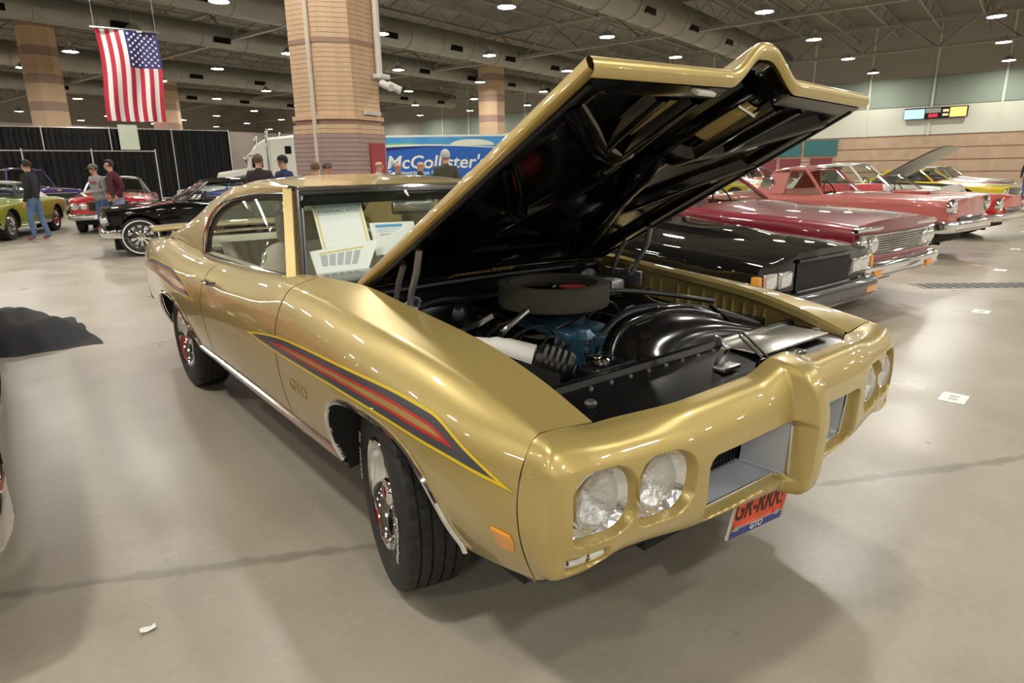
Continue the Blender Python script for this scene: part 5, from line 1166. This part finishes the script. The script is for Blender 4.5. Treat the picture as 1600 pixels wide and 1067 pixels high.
# ================================================================ SEMI TRUCK AND TRAILER at the back
TW=paint('truck_white',(.70,.69,.62)); TG=mat('truck_grey',(.30,.30,.28),.5)
def truck():
    a=Vector((10.9,46.0,0)); d=Vector((.80,-.60,0)).normalized(); rz=math.atan2(d.y,d.x)
    t=thing('semi_truck','white long-nosed semi truck tractor with sleeper cab, parked before the drapes','truck',tuple(a),rz)
    # local x runs from the nose back; the side we see is local -y
    mb=MB(); P=[]
    for x,w_,z0,z1 in ((0,.85,.6,1.50),(.15,1.0,.5,1.66),(1.2,1.08,.5,1.80),(2.1,1.15,.5,1.92)):
        P.append([(x,-w_,z0),(x,-w_,z1-.15),(x,-w_*.85,z1),(x,w_*.85,z1),(x,w_,z1-.15),(x,w_,z0)])
    mb.grid(P); mb.f.append((0,1,2,3,4,5)); mb.m.append(0); mb.build('hood',TW,t,35)
    mb=MB(); P=[]
    for x,w_,z0,z1 in ((2.1,1.15,.6,1.95),(2.45,1.17,.6,2.75),(2.6,1.2,.6,2.95),(3.6,1.22,.6,3.2)): P.append([(x,-w_,z0),(x,-w_,z1-.1),(x,-w_*.92,z1),(x,w_*.92,z1),(x,w_,z1-.1),(x,w_,z0)])
    mb.grid(P); mb.f.append((18,19,20,21,22,23)); mb.m.append(0); mb.build('cab',TW,t,35)
    mb=MB(); P=[]
    for x,z1 in ((2.45,2.80),(2.9,3.45),(3.7,3.85),(4.9,3.95),(5.9,4.05),(6.0,4.0)): P.append([(x,-1.22,.6 if x>3.5 else 2.75),(x,-1.22,z1-.15),(x,-1.08,z1),(x,1.08,z1),(x,1.22,z1-.15),(x,1.22,.6 if x>3.5 else 2.75)])
    mb.grid(P); mb.f.append((30,31,32,33,34,35)); mb.m.append(0); mb.build('sleeper',TW,t,35)
    mb=MB(); mb.grid([[(2.13,-1.02,2.02),(2.40,-1.02,2.62)],[(2.10,1.02,2.02),(2.38,1.02,2.62)]]); mb.build('windscreen',mat('dark_pane',(.01,.012,.012),.08),t,0)
    MB().prism([(2.0,2.62),(2.55,2.92),(2.55,2.80),(2.05,2.55)],(0,-1.2,0),(1,0,0),(0,0,1),(0,2.4,0)).build('sun_visor',TW,t,0)
    MB().box((2.95,-1.225,2.25),(.72,.02,.62),bev=.005).build('side_window',mat('dark_pane'),t,0)
    MB().box((5.05,-1.23,3.05),(.42,.03,.50),bev=.01).build('sleeper_window',mat('dark_pane'),t,0)
    for x,y,z in ((3.72,-1.28,4.35),(3.72,1.28,4.35),(2.2,1.0,4.1)): MB().tube([(x,y,.9),(x,y,z-.2),(x+.12,y,z)],.085,12).build('exhaust_stack',CHROME,t)
    MB().tube([(2.35,-1.35,1.9),(2.35,-1.55,1.95),(2.35,-1.55,2.75),(2.35,-1.35,2.8)],.03,6).build('mirror_arm',CHROME,t)
    MB().box((2.35,-1.58,2.35),(.10,.24,.65),bev=.03).build('mirror',CHROME,t)
    mb=MB(); mb.box((-.15,0,.62),(.25,2.2,.42),bev=.06); mb.build('bumper',CHROME,t)
    mb=MB(); mb.box((-.01,0,1.15),(.06,1.1,.75)); mb.build('radiator_grille',CHROME,t,0)
    for k in range(5): MB().box((2.7+.0*k,-.8+.4*k,3.02),(.14,.10,.06),bev=.02).build('marker_lamp',AMB,t)
    for sg in (-1,1):
        for x in (1.0,5.0,6.2):
            o=MB().lathe([(.28,-.14),(.48,-.15),(.52,-.10),(.52,.10),(.48,.15),(.28,.14),(.15,.05),(0,.05)],32,(x,sg*1.05,.52),'y').build('tyre',RUBBER,t); MB().lathe([(0,sg*.13),(.1,sg*.13),(.27,sg*.145)],24,(x,sg*1.05,.52),'y').build('wheel_disc',STEEL,o)
        MB().box((3.0,sg*.95,.75),(2.2,.5,.5),bev=.15).build('fuel_tank',CHROME,t)
    MB().box((3.6,0,.62),(6.2,.9,.25)).build('chassis',BLACKSATIN,t,0)
    # trailer
    L=14.0; w_=1.29; x0=7.3
    q=a+d*x0; tr=thing('box_trailer','tall blue box trailer with white company lettering and a green swoosh','trailer',tuple(q),rz)
    tr.scale=(1,1,.935)
    SKY=mat('trailer_sky_blue',(.045,.27,.62),.4,vary=(.9,(.10,.36,.68))); DEEP=mat('trailer_deep_blue',(.012,.11,.46),.4); NAVY=mat('trailer_navy',(.012,.015,.16),.4); LIME=mat('trailer_green',(.16,.58,.22),.4); CRM=mat('trailer_cream',(.75,.78,.66),.5)
    MB().box((L/2,0,2.6),(L,2*w_,2.85)).build('box_body',SKY,tr,0)
    MB().box((L/2,0,4.08),(L,2*w_+.02,.14),bev=.02).build('roof_rail',CRM,tr)
    MB().box((L/2,0,1.02),(L,2*w_-.1,.32)).build('frame_rail',BLACKSATIN,tr,0)
    arc=lambda x: 2.95+.46*math.sin(PI*min(1,max(0,(x+.5)/15)))
    def band(f0,f1,m,nm,off,x1=L): 
        xs=np.linspace(0,x1,60); mb=MB(); mb.grid([[(x,-w_-off,f0(x)),(x,-w_-off,f1(x))] for x in xs]); mb.build(nm,m,tr,0)
    band(lambda x:1.18,arc,DEEP,'blue_field',.006); band(lambda x:arc(x)-.34*max(0,1-abs(x-3)/5)-.02,arc,NAVY,'navy_shade',.009)
    band(arc,lambda x:arc(x)+.30*(1-.045*x),LIME,'green_swoosh',.010,6.0); band(arc,lambda x:arc(x)+.20*max(.2,1-.06*x),CRM,'cream_swoosh',.012)
    mb=MB(); mb.prism([(10.0+1.5*math.cos(a_),3.42+.42*math.sin(a_)) for a_ in np.linspace(0,PI,16)],(0,-w_-.014,0),(1,0,0),(0,0,1),(0,.004,0)); mb.build('cream_crest',CRM,tr,0)
    mb=MB(); text_on(mb,"McCollister's",1.26,(7.55,-w_-.02,2.26),(1,0,0),(0,0,1),shear=.18,bold=.02); mb.build('company_lettering',CRM,tr,0)
    mb=MB(); text_on(mb,"Transportation Group",.46,(4.25,-w_-.02,1.56),(1,0,0),(0,0,1),shear=.1,bold=.008,align='LEFT'); mb.build('second_lettering',CRM,tr,0)
    for sg in (-1,1):
        for x in (L-2.6,L-1.3):
            MB().lathe([(.28,-.14),(.48,-.15),(.52,-.10),(.52,.10),(.48,.15),(.28,.14),(0,.05)],32,(x,sg*1.0,.52),'y').build('tyre',RUBBER,tr)
    MB().box((2.2,-.9,.5),(.15,.15,.9)).build('landing_leg',STEELP,tr,0); MB().box((2.2,.9,.5),(.15,.15,.9)).build('landing_leg',STEELP,tr,0)
truck()
# ================================================================ PEOPLE
SKIN=mat('skin',(.55,.30,.20),.55)
def person(label,loc,face,h,top,legs,hair,cap=None,shoes=(.05,.05,.05),pose='stand',bald=False,look=0,lean=0,chest=None,group=None,patch=None,bulk=1.12):
    """face: heading angle in degrees, 0 = towards -Y"""
    t=thing('person',label,'person',(loc[0],loc[1],0),math.radians(face),group); s=h/1.75
    J={}; E=[]; 
    def j(n,p,r,ry=None):
        k_=bulk if n in('pel','spi','che') or n[1:] in('sh','el') else 1
        J[n]=(Vector(p)*s,(r*s*k_,(ry or r)*s*k_))
    j('pel',(0,0,.96),.135,.105); j('spi',(0,-.01-lean*.2,1.12),.132,.105); j('che',(0,-.005-lean*.5,1.32),.150,.115); j('nkb',(0,.01-lean*.75,1.475),.075,.07); j('nk',(0,0-lean*.9,1.53),.052); 
    j('hd0',(0,-.015-lean,1.59),.066,.075); j('hd1',(0,-.012-lean,1.66),.073,.088); j('hd2',(0,-.005-lean,1.72),.058,.07)
    E+=[('pel','spi'),('spi','che'),('che','nkb'),('nkb','nk'),('nk','hd0'),('hd0','hd1'),('hd1','hd2')]
    j('nose',(0,-.105-lean,1.635),.012); E.append(('hd0','nose'))
    for q,sg in (('l',1),('r',-1)):
        j(q+'ear',(sg*.078,0-lean,1.645),.014); E.append(('hd1',q+'ear'))
        sh=(sg*.175,0-lean*.6,1.425)
        if pose=='pockets': el=(sg*.27,.07-lean*.4,1.17); wr=(sg*.20,-.06,1.00)
        elif pose=='hold': el=(sg*.235,.02-lean*.4,1.16); wr=(sg*.10,-.24,1.12)
        else: el=(sg*.235,.03-lean*.3,1.15); wr=(sg*.25,-.04-lean*.2,.90)
        j(q+'sh',sh,.070,.068); j(q+'el',el,.050); j(q+'wr',wr,.036); E+=[('che',q+'sh'),(q+'sh',q+'el'),(q+'el',q+'wr')]
        w_=Vector(wr); dn=(w_-Vector(el)).normalized()
        pm_=w_+dn*.075; j(q+'pm',pm_,.036,.026); E.append((q+'wr',q+'pm'))
        for k,(o,L_) in enumerate(((-.024,.070),(-.008,.082),(.009,.078),(.024,.062))):
            b=pm_+Vector((0,o,0))+dn*.02; j('%sf%d'%(q,k),b+dn*L_*.5,.0095); j('%sg%d'%(q,k),b+dn*L_+Vector((-sg*.018,0,0)),.008); E+=[(q+'pm','%sf%d'%(q,k)),('%sf%d'%(q,k),'%sg%d'%(q,k))]
        j(q+'th',w_+dn*.05+Vector((-sg*.012,-.045,0)),.011); E.append((q+'wr',q+'th'))
        hp=(sg*.092,0,.90); kn=(sg*.105,-.025,.50); an=(sg*.11,.02,.09)
        if pose=='walk': kn=(sg*.10,-.06*sg-.02,.50); an=(sg*.11,-.10*sg+.04,.09)
        j(q+'hp',hp,.100,.105); j(q+'kn',kn,.066,.07); j(q+'an',an,.050); j(q+'to',(an[0]+sg*.02,an[1]-.15,.045),.038,.03); E+=[('pel',q+'hp'),(q+'hp',q+'kn'),(q+'kn',q+'an'),(q+'an',q+'to')]
    names=list(J); me=bpy.data.meshes.new('person_body'); me.from_pydata([J[n][0] for n in names],[(names.index(a),names.index(b)) for a,b in E],[])
    ob=bpy.data.objects.new('tmp',me); COL.objects.link(ob); md=ob.modifiers.new('s','SKIN'); md.use_smooth_shade=True
    for i,n in enumerate(names):
        sv=me.skin_vertices[0].data[i]; sv.radius=J[n][1]; sv.use_root=(n=='pel')
    ob.modifiers.new('d','SUBSURF').levels=2
    dg=bpy.context.evaluated_depsgraph_get(); m2=bpy.data.meshes.new_from_object(ob.evaluated_get(dg)); bpy.data.objects.remove(ob)
    tm=mat('cloth_%d_%d_%d'%tuple(int(c*999) for c in top),top,.85,bump=(30,.3)); lm=mat('cloth_%d_%d_%d'%tuple(int(c*999) for c in legs),legs,.85,vary=(9,tuple(min(1,c*1.5) for c in legs))); sm=mat('cloth_%d_%d_%d'%tuple(int(c*999) for c in shoes),shoes,.6)
    m2.materials.clear()
    for m in (tm,lm,SKIN,sm): m2.materials.append(m)
    for p in m2.polygons:
        c=p.center/s; k=0
        near=min(names,key=lambda n:(J[n][0]/s-c).length-J[n][1][0]*.5/s)
        if near in('nk','hd0','hd1','hd2','nose') or near.endswith('ear'): k=2 if c.z>1.50 else 0
        elif (near[1:] in('pm','th') or near[1:2] in('f','g') and near[0] in 'lr'): k=2 if (J[near][0]/s-c).length<.05 else (1 if c.z<.95 and abs(c.x)<.2 else 0)
        elif near[1:]=='to' or near[1:]=='an' and c.z<.07: k=3
        elif c.z<.95 and near[1:] in('hp','kn','an') or near=='pel' and c.z<.93: k=1
        p.material_index=k; p.use_smooth=True
    b=bpy.data.objects.new('body',m2); COL.objects.link(b); b.parent=t
    hm=mat('hair_%d_%d_%d'%tuple(int(c*999) for c in hair),hair,.7,bump=(90,.6))
    hc=J['hd1'][0]
    if not bald:
        P=[]
        for e in np.linspace(-.55,PI/2,12):
            P.append([(hc.x+.088*s*math.cos(e)*math.cos(a),hc.y+(.012+.104*math.cos(e)*math.sin(a))*s,hc.z+(.018+.102*math.sin(e) if True else 0)*s) for a in np.linspace(-.35,PI+.35,20)])
        for r in P[5:]: pass
        mb=MB(); mb.grid(P)
        P=[[(hc.x+.086*s*math.cos(e)*math.cos(a),hc.y+(.012+.100*math.cos(e)*math.sin(a))*s,hc.z+(.018+.102*math.sin(e))*s) for a in np.linspace(PI+.3,2*PI-.3,12)] for e in np.linspace(.62,PI/2,7)]
        mb.grid(P); mb.build('hair',hm,t,80)
    if cap:
        cm=mat('cap_%d_%d_%d'%tuple(int(c*999) for c in cap),cap,.8)
        mb=MB(); mb.lathe([(.096*s,.012*s),(.097*s,.04*s),(.088*s,.078*s),(.05*s,.108*s),(0,.115*s)],24,tuple(hc+Vector((0,.008*s,0)))); mb.build('cap',cm,t,60)
        mb=MB(); mb.grid([[tuple(hc+Vector((math.sin(a)*r*s,(-math.cos(a)*r*1.05)*s,(.018-.03*(r-.09)*4)*s))) for a in np.linspace(-.8,.8,9)] for r in (.09,.13,.16)]); mb.build('cap_brim',cm,t,60)
    for sg in (-1,1): MB().lathe([(0,-.009),(.006,-.007),(.009,0)],8,tuple(hc+Vector((sg*.03*s,-.086*s,-.008*s))),'y').build('eye',BLACKSATIN,t)
    if patch: MB().box(tuple(J['che'][0]+Vector((.02,-.128,.02))*s),(.20*s,.02,.05*s),bev=.008).build('chest_print',mat('print_red',(.35,.04,.04),.8),t)
    return t
JEANS=(.075,.125,.22); DK=(.010,.010,.011)
person('man in black jacket and blue jeans walking past the green coupe',(-1.0,16.9),-118,1.80,(.011,.012,.013),JEANS,(.02,.015,.012),shoes=(.35,.06,.08),pose='walk')
person('man in grey sweatshirt, olive cap and jeans beside the man in maroon',(.27,16.2),-62,1.70,(.30,.29,.28),(.05,.085,.16),(.06,.05,.04),cap=(.13,.14,.09),pose='hold',lean=.07,patch=1)
person('man in maroon hooded sweatshirt and jeans looking down',(.55,15.7),-78,1.78,(.075,.008,.020),(.13,.19,.29),(.03,.025,.022),pose='pockets',lean=.08)
far=[((2.20,10.6),'man with short brown hair and dark jacket before the white truck',1.76,(.03,.02,.022),(.10,.06,.04),None,0,150),
((2.62,10.5),'man in navy top and black cap seen in profile beyond the gold roof',1.74,(.02,.035,.10),(.02,.02,.02),(.008,.008,.010),0,-75),
((2.79,9.40),'person with brown hair, only the head showing over the gold roof',1.60,(.2,.15,.1),(.13,.075,.035),None,0,160),
((3.29,10.06),'person in red top and grey cap against the pillar base',1.62,(.25,.03,.03),(.05,.04,.04),(.12,.10,.10),0,30),
((4.33,10.0),'bald man in pale grey shirt by the red pillar panel',1.66,(.42,.41,.38),(.4,.4,.4),None,1,40),
((4.99,10.43),'bald man in dark jacket and white shirt before the blue trailer',1.63,(.03,.03,.032),(.3,.3,.3),None,1,-20),
((5.30,10.05),'bald man in black jacket bending before the trailer lettering',1.66,(.012,.012,.014),(.2,.2,.2),None,1,60),
((5.04,8.67),'grey-haired man in olive coat next to the raised hood edge',1.80,(.055,.055,.035),(.50,.49,.46),None,0,150)]
for p,lb,h_,tp,hr,cp,bd,fc in far: person(lb,p,fc,h_,tp,(.05,.05,.06),hr,cap=cp,bald=bool(bd))
person('person in dark jacket and jeans standing at the far end of the row',(32.3,6.15),-70,1.75,(.02,.02,.025),JEANS,(.03,.02,.02))
# ================================================================ small things on the floor
STK=mat('sticker_white',(.80,.80,.78),.5)
spots=[(2.694,-.604,.115,'white parking number sticker on the floor nearest the gold nose'),(5.667,.10,.115,'white parking sticker on the floor in front of the crimson sedan'),(8.9,.80,.115,'white parking sticker on the floor between the crimson sedan and coral coupe'),(11.8,1.35,.115,'white parking sticker on the floor ahead of the coral coupe'),(15.5,2.1,.115,'white parking sticker on the floor ahead of the red open car')]
for x,y,s_,lb in spots:
    t=thing('floor_sticker',lb,'sticker',(x,y,0),math.radians(8)); MB().box((0,0,.0015),(s_*1.7,s_*1.2,.003)).build('paper',STK,t,0)
    mb=MB(); 
    for k in range(2): mb.box((-.03+.06*k,0,.0035),(.035,.05,.001))
    mb.build('print',mat('print_grey'),t,0)
t=thing('floor_drain','grey slotted trench drain grate set in the floor','drain',(8.05,-.02,0),math.radians(-40))
MB().box((0,0,.002),(3.4,.34,.004)).build('frame',mat('drain_grey',(.22,.21,.19),.5,.4),t,0)
bar=None
for k in range(30):
    if bar is None: bar=MB().box((0,0,.0055),(.05,.27,.005)).build('grate_slot',mat('drain_dark',(.05,.05,.045),.6),t,0); o=bar
    else: o=bar.copy(); COL.objects.link(o); o.parent=t
    o.location=(-1.6+k*.11,0,0)
lt=thing('paper_scrap','small torn white paper scrap on the floor near the tyre','litter',(-1.586,.26,0)); MB().grid([[(a*.022,b*.012,.004+.008*math.sin(a*3+b*5)**2) for a in (-1,-.3,.4,1)] for b in (-1,0,1)]).build('scrap',STK,lt,60)
